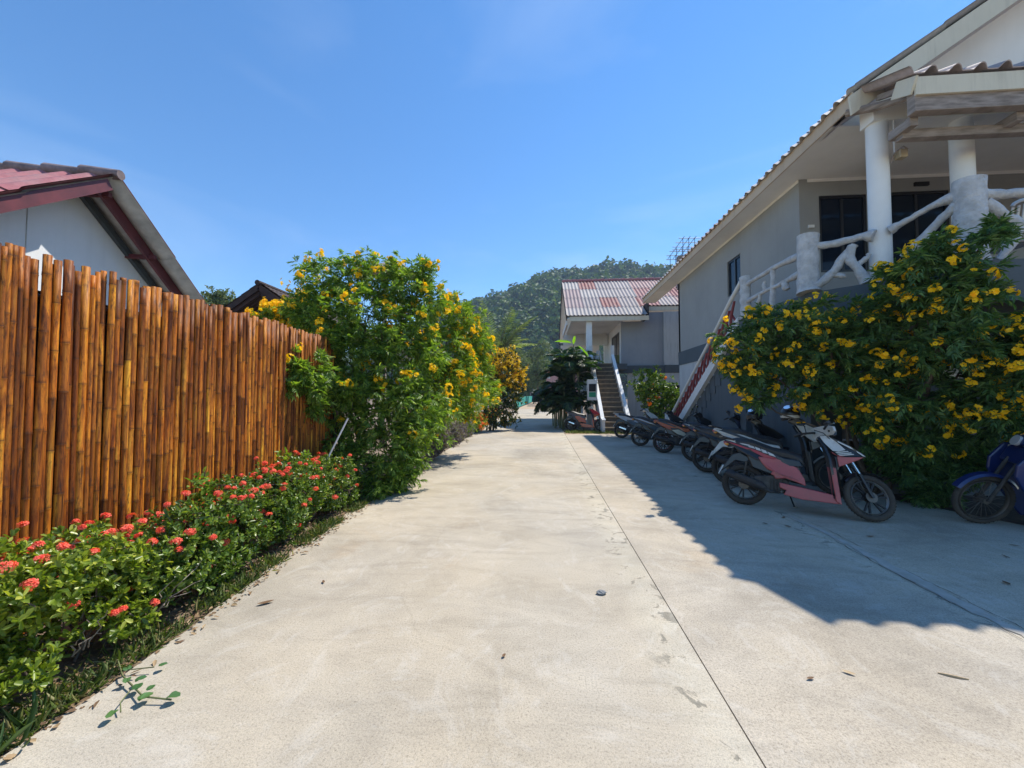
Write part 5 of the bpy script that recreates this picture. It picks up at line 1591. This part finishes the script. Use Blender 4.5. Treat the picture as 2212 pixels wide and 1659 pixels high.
def wheel(t, cx, cz, r, w, spokes=6, rimc=None, M_=None, wire=False, hubm=None):
    X = M_ or Matrix.Identity(4)
    mb = MB()
    rr = r - w * .95
    mb.ring((cx, 0, cz), (0, 1, 0), r - w - .010, .0075, 44, 8, 3.2)
    if wire:
        for i in range(24):
            a = 2*PI*i/24; s = 1 if i % 2 else -1
            mb.tube([(cx + .03*math.cos(a+.6*s), s*.03, cz + .03*math.sin(a+.6*s)), (cx + rr*math.cos(a), 0, cz + rr*math.sin(a))], .0022, 4)
        mb.disc((cx, 0, cz), (0, 1, 0), .035, .10, 14)
    w_ = mb.xf(X).build('wheel', rimc or RIMS, t, world=False, smooth=True)
    if not wire:
        mb = MB()
        for i in range(spokes):
            a = 2*PI*i/spokes + .3
            for s in (-.16, .16):
                mb.beam((cx + .03*math.cos(a), 0, cz + .03*math.sin(a)), (cx + rr*math.cos(a+s), 0, cz + rr*math.sin(a+s)), .018, .02, (0, 1, 0))
        mb.disc((cx, 0, cz), (0, 1, 0), .045, .09, 16)
        mb.xf(X).build('spokes', SPOKE, w_, world=False)
    mb = MB(); mb.disc((cx, -.045, cz), (0, 1, 0), .062, .010, 20); mb.xf(X).build('brake', hubm or DISC, w_, world=False)
    mb = MB()
    mb.ring((cx, 0, cz), (0, 1, 0), r - w * .5, w * .5, 40, 10, .95)
    # tread blocks
    for i in range(44):
        a = 2*PI*i/44
        for s in (-1, 1):
            q = (r - .001)
            mb.beam((cx + q*math.cos(a), s*.004, cz + q*math.sin(a)), (cx + (q-.007)*math.cos(a+.05), s*.027*w/.075, cz + (q-.007)*math.sin(a+.05)), .009, .008, (math.cos(a), 0, math.sin(a)))
    mb.xf(X).build('tyre', TYRE, w_, world=False, smooth=True)
    return w_

def both(fn, name, m, t, bevel=.008, **k):
    for s in (-1, 1):
        mb = MB(); fn(mb, s); mb.build(name, m, t, world=False, bevel=bevel, **k)

def scooter(name, label, rear, front, pal, lean=8, steer=8, group='scooters parked in the shade of the near guest house', mirrors=(-1, 1), broken=False, spokes=6, rimc=None, decals=None, box=False, skirt=True, wb=1.27, mirror_n=(-1, 0, 0), rear_m=None, scale=1.0):
    ang = math.atan2(front[1] - rear[1], front[0] - rear[0])
    t = thing(name, label, 'scooter', (rear[0], rear[1], 0), (0, 0, 0), group)
    t.rotation_mode = 'XYZ'
    t.scale = (scale,) * 3
    # lean over the side stand: local +y is the machine's left
    t.rotation_euler = (math.radians(-lean), 0, ang)
    body, low, frontc, bar = pal[:4]
    r = .27
    wheel(t, 0, r, r, .078, spokes, rimc)
    H = Vector((1.03, 0, .86)); ax = Vector((H.x - wb - .02, 0, H.z - r)).normalized()
    X = Matrix.Translation(H) @ Matrix.Rotation(math.radians(steer), 4, ax) @ Matrix.Translation(-H)
    wheel(t, wb, r, r, .068, spokes, rimc, X)
    # fork
    mb = MB()
    for s in (-1, 1):
        mb.tube([(1.07, s*.062, .74), (1.18, s*.062, .50)], .013, 8)
    mb.xf(X).build('fork_tube', CHROME, t, world=False, smooth=True)
    mb = MB()
    for s in (-1, 1): mb.tube([(1.165, s*.062, .53), (wb, s*.062, r)], .019, 8)
    mb.tube([(wb, -.08, r), (wb, .08, r)], .012, 8)
    mb.xf(X).build('fork', BLK, t, world=False, smooth=True)
    # front mudguard
    mb = MB(); n = 12; vs = []
    for i in range(n + 1):
        a = math.radians(52 + 96 * i / n)
        for (y, rr) in ((-.052, .280), (-.036, .296), (0, .302), (.036, .296), (.052, .280)):
            k = 1 if i not in (0, n) else .7
            vs.append((wb + rr*math.cos(a), y * k, r + rr*math.sin(a)))
    for i in range(n):
        for k in range(4): mb.f.append((5*i+k, 5*i+k+1, 5*i+k+6, 5*i+k+5))
    mb.v = vs
    mb.xf(X).build('front_mudguard', pal[4] if len(pal) > 4 else BLK, t, world=False, smooth=True)
    # engine, swing arm, exhaust
    mb = MB()
    mb.prism([(.12, .40), (.34, .43), (.50, .38), (.52, .27), (.44, .21), (.26, .20), (.10, .24)], -.12, .10)
    mb.build('engine', ENG, t, world=False, bevel=.015)
    mb = MB()
    for i in range(6): mb.box((.30 + i*.034, -.135, .24), (.312 + i*.034, -.119, .38))
    mb.prism([(-.06, .21), (.0, .35), (.3, .36), (.34, .22), (.2, .19)], .085, .14)
    mb.build('engine_cover', ENG, t, world=False, bevel=.006)
    mb = MB(); mb.tube([(.40, -.10, .22), (.30, -.14, .215), (.22, -.155, .26)], .018, 8); mb.build('exhaust_pipe', ENG, t, world=False, smooth=True)
    mb = MB(); mb.tube([(.25, -.155, .255), (.20, -.16, .275), (.0, -.165, .345), (-.17, -.17, .405), (-.20, -.17, .413)], [.03, .056, .058, .054, .035], 14); mx = mb.build('muffler', MUFF, t, world=False, smooth=True)
    mb = MB(); mb.prism([(.16, .335), (-.08, .415), (-.10, .375), (.14, .285)], -.232, -.222); mb.build('heat_shield', pal[5] if len(pal) > 5 else MUFF, mx, world=False, bevel=.004)
    mb = MB(); mb.tube([(-.02, -.10, .28), (.04, -.115, .58)], .012, 6); mb.ring((.01, -.107, .43), (.2, 0, 1), .022, .008, 10, 5); mb.tube([(-.02, .11, .28), (.04, .115, .58)], .02, 8); mb.build('shock_absorber', ENG, t, world=False)
    mb = MB(); mb.prism([(.02, .70), (.30, .62), (.62, .58), (.64, .34), (.52, .36), (.34, .42), (.10, .50)], -.09, .09); mb.build('under_seat_box', BLK, t, world=False, bevel=.02)
    # rear mudguard
    mb = MB(); mb.prism([(-.14, .66), (-.05, .70), (.1, .62), (.02, .57), (-.10, .585), (-.26, .43), (-.285, .44)], -.035, .035); mb.build('rear_mudguard', rear_m or BLK, t, world=False, bevel=.008)
    mb = MB(); mb.prism([(-.24, .50), (-.30, .38), (-.305, .385), (-.25, .51)], -.09, .09); mb.build('number_plate', M['plastic_white'], t, world=False)
    wy = lambda x, z: .105 + .055 * max(0, min(1, (x + .2) / .5)) - .02 * max(0, (z - .6) / .25)
    # tail and side panels
    def tailp(mb, s):
        mb.prism([(-.24, .845), (-.20, .875), (.0, .85), (.28, .735), (.45, .665), (.62, .64), (.65, .56), (.50, .55), (.30, .565), (.14, .615), (-.02, .70), (-.16, .80)], lambda a, b: s*wy(a, b), lambda a, b: s*.03)
    both(tailp, 'tail_panel', body, t, .014)
    def sidep(mb, s):
        mb.prism([(.17, .655), (.34, .655), (.50, .625), (.60, .54), (.66, .42), (.675, .33), (.56, .375), (.47, .405), (.355, .385), (.345, .42), (.305, .445), (.33, .475), (.27, .50), (.21, .575)], lambda a, b: s*(.155 + .02*(b < .5)), lambda a, b: s*.05)
    both(sidep, 'side_panel', low, t, .014)
    def skirtp(mb, s):
        mb.prism([(.40, .345), (.60, .315), (.93, .262), (.935, .225), (.99, .16), (.62, .165), (.44, .20), (.47, .255), (.40, .285)], lambda a, b: s*.185, lambda a, b: s*.14)
    both(skirtp, 'foot_skirt', low, t, .01)
    mb = MB(); mb.prism([(.55, .29), (.95, .245), (.95, .20), (.55, .22)], -.155, .155); mb.build('floorboard', BLK, t, world=False, bevel=.01)
    # leg shield: curved plate
    mb = MB(); vs = []; prof = [(.80, .95, .12), (.86, .84, .16), (.90, .70, .20), (.915, .56, .205), (.935, .38, .19), (.955, .24, .17)]
    for (x, z, hw) in prof:
        for k in range(7):
            u = (k - 3) / 3
            vs.append((x + .07 * (1 - u*u) - .0, u * hw, z))
    vs2 = [(x + .022, y, z) for x, y, z in vs]
    fs = []; L_ = len(vs)
    for i in range(len(prof) - 1):
        for k in range(6):
            a = 7*i + k; fs.append((a, a+1, a+8, a+7)); fs.append((a+L_, a+7+L_, a+8+L_, a+1+L_))
    for i in range(len(prof) - 1):
        fs.append((7*i, 7*i+7, 7*i+7+L_, 7*i+L_)); fs.append((7*i+6, 7*i+6+L_, 7*i+13+L_, 7*i+13))
    mb.add(vs + vs2, fs); mb.build('leg_shield', BLK, t, world=False, smooth=True)
    def edgep(mb, s):
        mb.prism([(.91, .60), (.965, .58), (1.005, .155), (.955, .19), (.935, .36)], lambda a, b: s*.20, lambda a, b: s*.165)
    both(edgep, 'shield_edge', low, t, .008)
    # front apron: tapered nose
    fw = lambda x, z: .17 - .26 * max(0, x - .90) - .05 * max(0, z - .85) / .15
    def apron(mb, s):
        mb.prism([(.82, .97), (.90, .985), (1.10, .88), (1.25, .765), (1.27, .735), (1.02, .715), (.94, .78), (.86, .88)], lambda a, b: s*max(.03, fw(a, b)), lambda a, b: s*.0)
    both(apron, 'front_apron', BLK if broken else frontc, t, .016)
    def lowc(mb, s):
        mb.prism([(.985, .725), (1.25, .742), (1.19, .70), (1.0, .60)], lambda a, b: s*max(.05, fw(a, b) - .004), lambda a, b: s*.02)
    both(lowc, 'lower_apron', low, t, .008)
    mb = MB(); mb.prism([(.94, .74), (1.02, .72), (1.0, .56), (.94, .50)], -.10, .10); mb.build('inner_apron', BLK, t, world=False, bevel=.01)
    # seat
    mb = MB()
    top = [(-.19, .875), (-.08, .905), (.10, .89), (.24, .835), (.34, .80), (.50, .775), (.64, .73), (.67, .68)]
    hw = [.07, .11, .135, .14, .125, .115, .085, .06]
    vs = []; m_s = len(top)
    for (x, z), h in zip(top, hw):
        for k in range(9):
            u = (k - 4) / 4
            vs.append((x, u*h, z - .055 * abs(u)**2.6))
    for (x, z), h in zip(top, hw): vs += [(x, -h*.9, z - .11), (x, h*.9, z - .11)]
    fs = []
    for i in range(m_s - 1):
        for k in range(8): a = 9*i+k; fs.append((a, a+1, a+10, a+9))
        b0 = 9*m_s + 2*i
        fs.append((9*i, 9*i+9, b0+2, b0)); fs.append((9*i+8, b0+1, b0+3, 9*i+17)); fs.append((b0, b0+2, b0+3, b0+1))
    fs.append(tuple(range(9)) + (9*m_s+1, 9*m_s)); e = 9*(m_s-1); fs.append(tuple(range(e+8, e-1, -1)) + (9*m_s + 2*(m_s-1), 9*m_s + 2*(m_s-1) + 1))
    mb.add(vs, fs); mb.build('seat', SEAT, t, world=False, smooth=True, flat_angle=50)
    mb = MB(); mb.tube([(-.10, -.13, .86), (-.24, -.12, .90), (-.29, 0, .905), (-.24, .12, .90), (-.10, .13, .86)], .013, 8); mb.build('grab_rail', BLK if not box else RIMS, t, world=False, smooth=True)
    mb = MB(); mb.prism([(-.245, .84), (-.235, .80), (-.15, .785), (-.17, .83)], -.07, .07); mb.build('tail_light', TAIL, t, world=False, bevel=.006)
    # handlebar and cowl (turn with the fork)
    def hb(fn, nm, m, bevel=.01, **k):
        q = MB(); fn(q); q.xf(X).build(nm, m, t, world=False, bevel=bevel, **k)
    if broken:
        # headlamp missing: bare white cowl plate with jagged cut outs
        hb(lambda q: q.prism([(-.215, .985), (-.20, 1.045), (-.12, 1.075), (.0, 1.10), (.12, 1.115), (.20, 1.13), (.225, 1.09), (.20, 1.05), (.225, 1.01), (.17, .955), (.10, .99), (.04, .955), (-.02, .94), (-.09, .955), (-.15, .95)], .855, .885, 'yz'), 'handlebar_cowl', frontc, .008)
        hb(lambda q: q.prism([(.89, .94), (.93, .95), (.95, 1.02), (.90, 1.06)], -.13, .13), 'cowl_inner', BLK)
        hb(lambda q: q.tube([(.8455, -.13, 1.0), (.855, -.13, 1.0)], .014, 8), 'bolt_hole', BLK, 0)
        hb(lambda q: q.tube([(.8455, .16, 1.045), (.855, .16, 1.045)], .016, 10), 'bolt_hole', BLK, 0)
    else:
        hb(lambda q: q.prism([(.74, 1.00), (.78, 1.05), (.86, 1.075), (.93, 1.03), (.95, .95), (.86, .94)], lambda a, b: -.15 + .25*max(0, a-.85), lambda a, b: .15 - .25*max(0, a-.85)), 'handlebar_cowl', bar, .02)
        hb(lambda q: q.prism([(.90, 1.035), (.955, .975), (.95, .945), (.90, .95)], -.085, .085), 'headlamp', LENS, .012)
    for s in (-1, 1):
        hb(lambda q: q.tube([(.82, s*.10, 1.03), (.78, s*.22, 1.045), (.745, s*.26, 1.045)], .014, 8), 'handlebar', BLK, 0)
        hb(lambda q: q.tube([(.745, s*.25, 1.045), (.72, s*.36, 1.035)], [.018, .02], 10), 'grip', SEAT, 0)
        hb(lambda q: q.tube([(.80, s*.20, 1.05), (.79, s*.34, 1.035)], .006, 5), 'brake_lever', RIMS, 0)
    for s in mirrors:
        hb(lambda q: q.tube([(.78, s*.21, 1.055), (.775, s*.22, 1.14), (.78, s*.29, 1.19)], .006, 6), 'mirror_stem', BLK, 0)
        mn_ = Vector(mirror_n).normalized(); RT = Matrix.Translation((.785, s*.31, 1.20)) @ mn_.to_track_quat('-X', 'Z').to_matrix().to_4x4()
        q = MB(); q.ball((0, 0, 0), (.02, .058, .036), 12, 8); q.xf(RT); q.xf(X); mo = q.build('mirror', BLK, t, world=False, smooth=True)
        q = MB(); q.add([(-.023, .053*math.cos(2*PI*k/16), .032*math.sin(2*PI*k/16)) for k in range(16)], [tuple(range(16))]); q.xf(RT); q.xf(X); q.build('mirror_glass', MIRR, mo, world=False)
    mb = MB()
    for s in (-1, 1):
        mb.tube([(.77, s*.2, 1.03), (.86, s*.2, 1.0), (.93, s*.13, .93), (.95, s*.06, .84)], .005, 5)
        mb.tube([(1.12, s*.05, .62), (1.16, s*.085, .52), (1.22, s*.075, .36)], .004, 5)
    mb.build('cable', BLK, t, world=False, smooth=True)
    for s in (-1, 1):
        mb = MB(); mb.ball((-.20, s*.115, .80), (.03, .018, .018), 8, 6); mb.build('turn_signal', AMB, t, world=False, smooth=True)
    mb = MB(); mb.tube([(.42, -.16, .235), (.42, -.24, .235)], .013, 8); mb.tube([(.42, .16, .235), (.42, .24, .235)], .013, 8); mb.build('footpeg', BLK, t, world=False)
    mb = MB(); mb.tube([(.50, .10, .22), (.56, .22, .0 + math.tan(math.radians(lean)) * .22)], .010, 6); mb.beam((.54, .22, .005 + math.tan(math.radians(lean)) * .22), (.60, .23, .005 + math.tan(math.radians(lean)) * .22), .03, .008); mb.build('side_stand', BLK, t, world=False)
    if decals: decals(t, wy, fw)
    return t

WHT = gl('scooter_white', (.62, .60, .55), .35, .4, dirt=.4)
PNK = gl('scooter_pink', (.50, .115, .11), .5, .15, (.42, .085, .085), dirt=.35)
DRED = gl('decal_red', (.45, .03, .03), .35, .3, dirt=.2)
SIL = gl('scooter_silver', (.42, .43, .45), .3, .5, dirt=.2)
NAVY = gl('scooter_navy', (.02, .025, .06), .3, .5, dirt=.2)
OR = gl('scooter_orange', (.55, .12, .03), .35, .4, dirt=.2)
REDB = gl('scooter_red', (.50, .02, .025), .3, .5, dirt=.2)
BLUE = gl('bike_blue', (.006, .022, .12), .35, .4, dirt=.12)
CREAM = gl('bike_cream', (.55, .52, .40), .4, .4, dirt=.4)
GRYD = gl('scooter_dark_grey', (.05, .05, .055), .3, .4, dirt=.2)

def strip_decal(t, name, rows, mat_, off=.003, wy=None, ys=None, parent=None, side=-1):
    mb = MB()
    for poly in rows:
        vs = [(x, side * ((wy(x, z) if wy else ys) + off), z) for x, z in poly]
        vs2 = [(x, side * ((wy(x, z) if wy else ys) + off + .0015), z) for x, z in poly]
        n = len(poly)
        mb.add(vs + vs2, [tuple(range(n)), tuple(range(2*n-1, n-1, -1))] + [(i, (i+1) % n, (i+1) % n + n, i + n) for i in range(n)])
    return mb.build(name, mat_, t, world=False)

def dec_pink(t, wy, fw):
    for sd in (-1, 1):
        strip_decal(t, 'white_stripe', [[(-.22, .862), (-.10, .858), (-.02, .825), (-.10, .828)], [(-.09, .848), (.06, .815), (.12, .775), (-.02, .81)], [(.05, .80), (.12, .79), (.145, .755), (.07, .775)], [(.135, .785), (.19, .765), (.215, .73), (.155, .745)], [(.205, .76), (.26, .74), (.285, .70), (.225, .715)], [(.275, .73), (.34, .70), (.37, .665), (.30, .685)]], WHT, .004, wy, side=sd)
        strip_decal(t, 'red_stripe', [[(-.23, .842), (-.12, .82), (.02, .775), (.10, .745), (.04, .745), (-.10, .795)], [(.06, .765), (.16, .735), (.26, .69), (.38, .648), (.34, .63), (.22, .66), (.12, .715)]], DRED, .003, wy, side=sd)
        f = lambda x, z: max(.03, fw(x, z))
        strip_decal(t, 'white_patch', [[(.825, .965), (.90, .975), (.99, .90), (1.07, .81), (1.0, .785), (.945, .79), (.865, .885)]], WHT, .003, f, side=sd)
        strip_decal(t, 'white_stripe', [[(.97, .775), (1.09, .80), (1.10, .79), (.985, .765)], [(.985, .757), (1.12, .785), (1.13, .775), (1.0, .748)], [(1.0, .742), (1.14, .77), (1.15, .76), (1.02, .735)], [(1.0, .915), (1.12, .85), (1.15, .82), (1.11, .835), (1.0, .90)], [(1.17, .81), (1.23, .77), (1.255, .745), (1.23, .75), (1.18, .79)]], WHT, .0045, f, side=sd)
        strip_decal(t, 'red_stripe', [[(.93, .78), (.985, .738), (1.06, .735), (1.0, .725), (.94, .76)]], DRED, .006, f, side=sd)
    # scuffed vent and creases in the side panels, shadow painted as dark bars
    for sd in (-1, 1):
        mb = MB()
        for k in range(3): mb.beam((.36 + .07*k, sd*.1765, .46 - .012*k), (.46 + .07*k, sd*.1765, .43 - .02*k), .004, .008, (0, 1, 0))
        mb.build('crease_shade', gl('pink_shadow_gap', (.20, .05, .05), .6, .1), t, world=False)
    # bare wiring where the headlamp is missing
    mb = MB()
    for k in range(5):
        y = -.1 + .05 * k
        mb.tube([(.90, y, 1.0), (.95, y + .02, .97 - .02 * (k % 2)), (.93, y * .5, .92), (.90, y * .2, .85)], .006, 5)
    mb.build('wiring', BLK, t, world=False, smooth=True)
def dec_generic(cols):
    def fn(t, wy, fw):
        for sd in (-1, 1):
            strip_decal(t, 'stripe', [[(-.20, .85), (.0, .82), (.30, .70), (.44, .64), (.26, .685), (-.02, .785)]], cols[0], .004, wy, side=sd)
            if len(cols) > 1: strip_decal(t, 'stripe', [[(.20, .60), (.36, .62), (.5, .55), (.60, .42), (.50, .45), (.34, .50)]], cols[1], .004, ys=.172, side=sd)
    return fn

GR = 'scooters parked in the shade of the near guest house'
scooter('parked_scooter', 'pink and black scooter with white broken headlamp cowl, nearest of the parked row', (2.74, 5.54), (3.92, 4.86), (BLK, PNK, WHT, WHT, BLK, MUFF), lean=9, steer=28, mirrors=(1,), mirror_n=(-.75, -1.1, 2.0), broken=True, decals=dec_pink)
scooter('parked_scooter', 'black scooter with white rear panel and white leg shield just behind the pink one', (3.12, 6.72), (4.30, 6.14), (WHT, BLK, WHT, BLK, WHT), scale=1.08, rear_m=WHT, lean=7, steer=-12, mirror_n=(-.75, -1.1, 1.0), spokes=3, rimc=RIMS, decals=dec_generic([BLK]), wb=1.27)
scooter('parked_scooter', 'very dark blue scooter with white rimmed wheels, third from the pink one', (3.45, 9.15), (4.6, 8.7), (NAVY, NAVY, NAVY, BLK, BLK), lean=7, steer=14, decals=dec_generic([WHT]))
scooter('parked_scooter', 'black scooter with orange red tail and red spoked rear wheel', (3.20, 10.55), (4.45, 10.2), (OR, BLK, BLK, BLK, BLK), lean=6, steer=6, spokes=8, rimc=paint('red_rim', (.35, .05, .03), (.2, .03, .02), .4, bstr=0), decals=dec_generic([BLK, CREAM]))
scooter('parked_scooter', 'plain black scooter with grey tail stripes between the silver and the orange tailed scooters', (2.95, 12.0), (4.05, 11.75), (GRYD, BLK, BLK, BLK, BLK), lean=6, steer=4, decals=dec_generic([SIL]))
scooter('parked_scooter', 'silver grey scooter with bright muffler shield at the far end of the parked row', (2.86, 14.3), (4.05, 14.1), (SIL, GRYD, WHT, WHT, BLK, CHROME), lean=6, steer=4, box=True)
scooter('parked_scooter', 'dark scooter with red front apron parked under the cane palms by the far stair', (1.25, 17.2), (2.4, 17.05), (GRYD, OR, REDB, WHT, REDB, CHROME), lean=6, steer=20, group=None)
scooter('parked_scooter', 'all black scooter with black helmet, between the white tailed and the dark blue scooters', (3.2, 7.85), (4.35, 7.35), (BLK, BLK, BLK, BLK, BLK), lean=7, steer=-8, mirror_n=(-.75, -1.1, 1.0))
# helmet resting on the second scooter's mirror side and one on a seat
def helmet(x, y, z, m, label, rz_=0, trim=BLK):
    t = thing('helmet', label, 'helmet', (x, y, z), (0, 0, rz_))
    mb = MB(); vs = []; n = 16; rings = 8
    for i in range(rings + 1):
        th = (PI * .62) * i / rings
        for k in range(n):
            a = 2*PI*k/n
            vs.append((.135*math.sin(th)*math.cos(a), .118*math.sin(th)*math.sin(a), .125*math.cos(th)))
    mb.v = vs
    for i in range(rings):
        for k in range(n): mb.f.append((i*n+k, (i+1)*n+k, (i+1)*n+(k+1) % n, i*n+(k+1) % n))
    o = mb.build('shell', m, t, world=False, smooth=True)
    sd = o.modifiers.new('thick', 'SOLIDIFY'); sd.thickness = .012
    mb = MB(); mb.ring((0, 0, -.035), (0, 0, 1), .118, .012, 24, 6, 2.2); mb.build('rim_band', trim, t, world=False, smooth=True)
    mb = MB(); mb.prism([(.11, .03), (.20, .005), (.20, .0), (.11, .015)], -.07, .07); mb.build('peak', BLK, t, world=False)
    return t
helmet(3.86, 6.36, 1.20, BLK, 'black open helmet with a white rim band resting behind the pink scooter', -.4, WHT)
helmet(3.92, 7.50, 1.12, BLK, 'all black helmet on the all black scooter, left of the white banded helmet', -.3)

# ---- blue underbone motorbike cut by the right edge
UB = thing('underbone_motorbike', 'blue and cream step-through motorbike with spoked wheels cut by the right picture edge', 'motorbike', (6.20, 4.46, 0))
hd = math.atan2(4.90 - 4.46, 5.02 - 6.20)
UB.rotation_euler = (math.radians(-5), 0, hd)
wheel(UB, 0, .29, .29, .055, rimc=DISC, wire=True)
H = Vector((.98, 0, .80)); ax = Vector((H.x - 1.24, 0, H.z - .29)).normalized()
X = Matrix.Translation(H) @ Matrix.Rotation(math.radians(14), 4, ax) @ Matrix.Translation(-H)
wheel(UB, 1.24, .29, .29, .055, M_=X, rimc=DISC, wire=True, hubm=ENG)
mb = MB()
for s in (-1, 1): mb.tube([(1.0, s*.06, .78), (1.24, s*.062, .29)], .018, 8)
mb.xf(X).build('fork', ENG, UB, world=False, smooth=True)
mb = MB(); vs = []; n = 12
for i in range(n + 1):
    a = math.radians(30 + 120 * i / n)
    for (y, rr) in ((-.055, .30), (-.035, .325), (.035, .325), (.055, .30)): vs.append((1.24 + rr*math.cos(a), y, .29 + rr*math.sin(a)))
mb.v = vs
for i in range(n):
    for k in range(3): mb.f.append((4*i+k, 4*i+k+1, 4*i+k+5, 4*i+k+4))
mb.xf(X).build('front_mudguard', BLUE, UB, world=False, smooth=True)
for s in (-1, 1):
    mb = MB(); mb.prism([(.82, .95), (.98, .92), (1.10, .75), (1.11, .62), (1.03, .43), (.93, .24), (.83, .08), (.72, .10), (.70, .30), (.74, .42), (.74, .62), (.72, .80)], lambda a, b: s*.24, lambda a, b: s*.20); mb.build('leg_shield', BLUE, UB, world=False, bevel=.015)
    mb = MB(); mb.prism([(.82, .935), (.95, .90), (.93, .79), (.82, .64), (.68, .54), (.52, .50), (.46, .60), (.66, .72)], lambda a, b: s*.246, lambda a, b: s*.19); mb.build('inner_panel', CREAM, UB, world=False, bevel=.01)
    mb = MB(); mb.prism([(1.04, .70), (1.05, .685), (.90, .60), (.885, .615)], lambda a, b: s*.2475, lambda a, b: s*.24); mb.build('white_mark', WHT, UB, world=False)
    mb = MB(); mb.prism([(-.25, .74), (.10, .70), (.42, .60), (.48, .48), (.20, .50), (-.10, .58)], s*.13, s*.04); mb.build('side_panel', BLUE, UB, world=False, bevel=.015)
mb = MB(); mb.prism([(.86, .95), (.96, .90), (1.04, .74), (.94, .70), (.84, .84)], -.19, .19); mb.build('front_apron', BLUE, UB, world=False, bevel=.03)
mb = MB(); mb.prism([(.40, .62), (.52, .66), (.86, .86), (.90, .78), (.55, .50), (.42, .50)], -.07, .07); mb.build('frame_cover', CREAM, UB, world=False, bevel=.02)
mb = MB(); mb.prism([(.22, .46), (.55, .44), (.62, .30), (.50, .20), (.25, .20)], -.10, .10); mb.build('engine', ENG, UB, world=False, bevel=.02)
mb = MB(); mb.prism([(-.28, .80), (.10, .80), (.42, .74), (.46, .68), (.10, .70), (-.28, .74)], -.12, .12); mb.build('seat', SEAT, UB, world=False, bevel=.03)
mb = MB(); mb.prism([(.76, 1.0), (.84, 1.06), (.94, 1.04), (1.0, .96), (.92, .90), (.80, .94)], -.12, .12); mb.build('headlamp_cowl', BLUE, UB, world=False, bevel=.03)
mb = MB(); mb.disc((.985, 0, .985), (1, 0, .5), .06, .03, 18); mb.build('headlamp', LENS, UB, world=False)
mb = MB()
for s in (-1, 1): mb.tube([(.84, s*.08, 1.02), (.76, s*.24, 1.05), (.70, s*.35, 1.03)], .013, 8)
mb.build('handlebar', CHROME, UB, world=False, smooth=True)
for s in (-1, 1):
    mb = MB(); mb.tube([(.735, s*.27, 1.045), (.695, s*.36, 1.028)], .018, 8); mb.build('grip', SEAT, UB, world=False)
    mb = MB(); mb.ball((.93, s*.13, .93), (.025, .03, .025), 8, 6); mb.build('indicator', AMB, UB, world=False, smooth=True)
    mb = MB(); mb.tube([(.78, s*.2, 1.05), (.76, s*.26, 1.22)], .006, 6); mb.ball((.76, s*.27, 1.25), (.018, .055, .034), 10, 7); mb.build('mirror', BLK, UB, world=False, smooth=True)
mb = MB(); mb.tube([(.4, -.12, .20), (.1, -.14, .24), (-.25, -.15, .30)], [.018, .04, .045], 10); mb.build('exhaust', CHROME, UB, world=False, smooth=True)
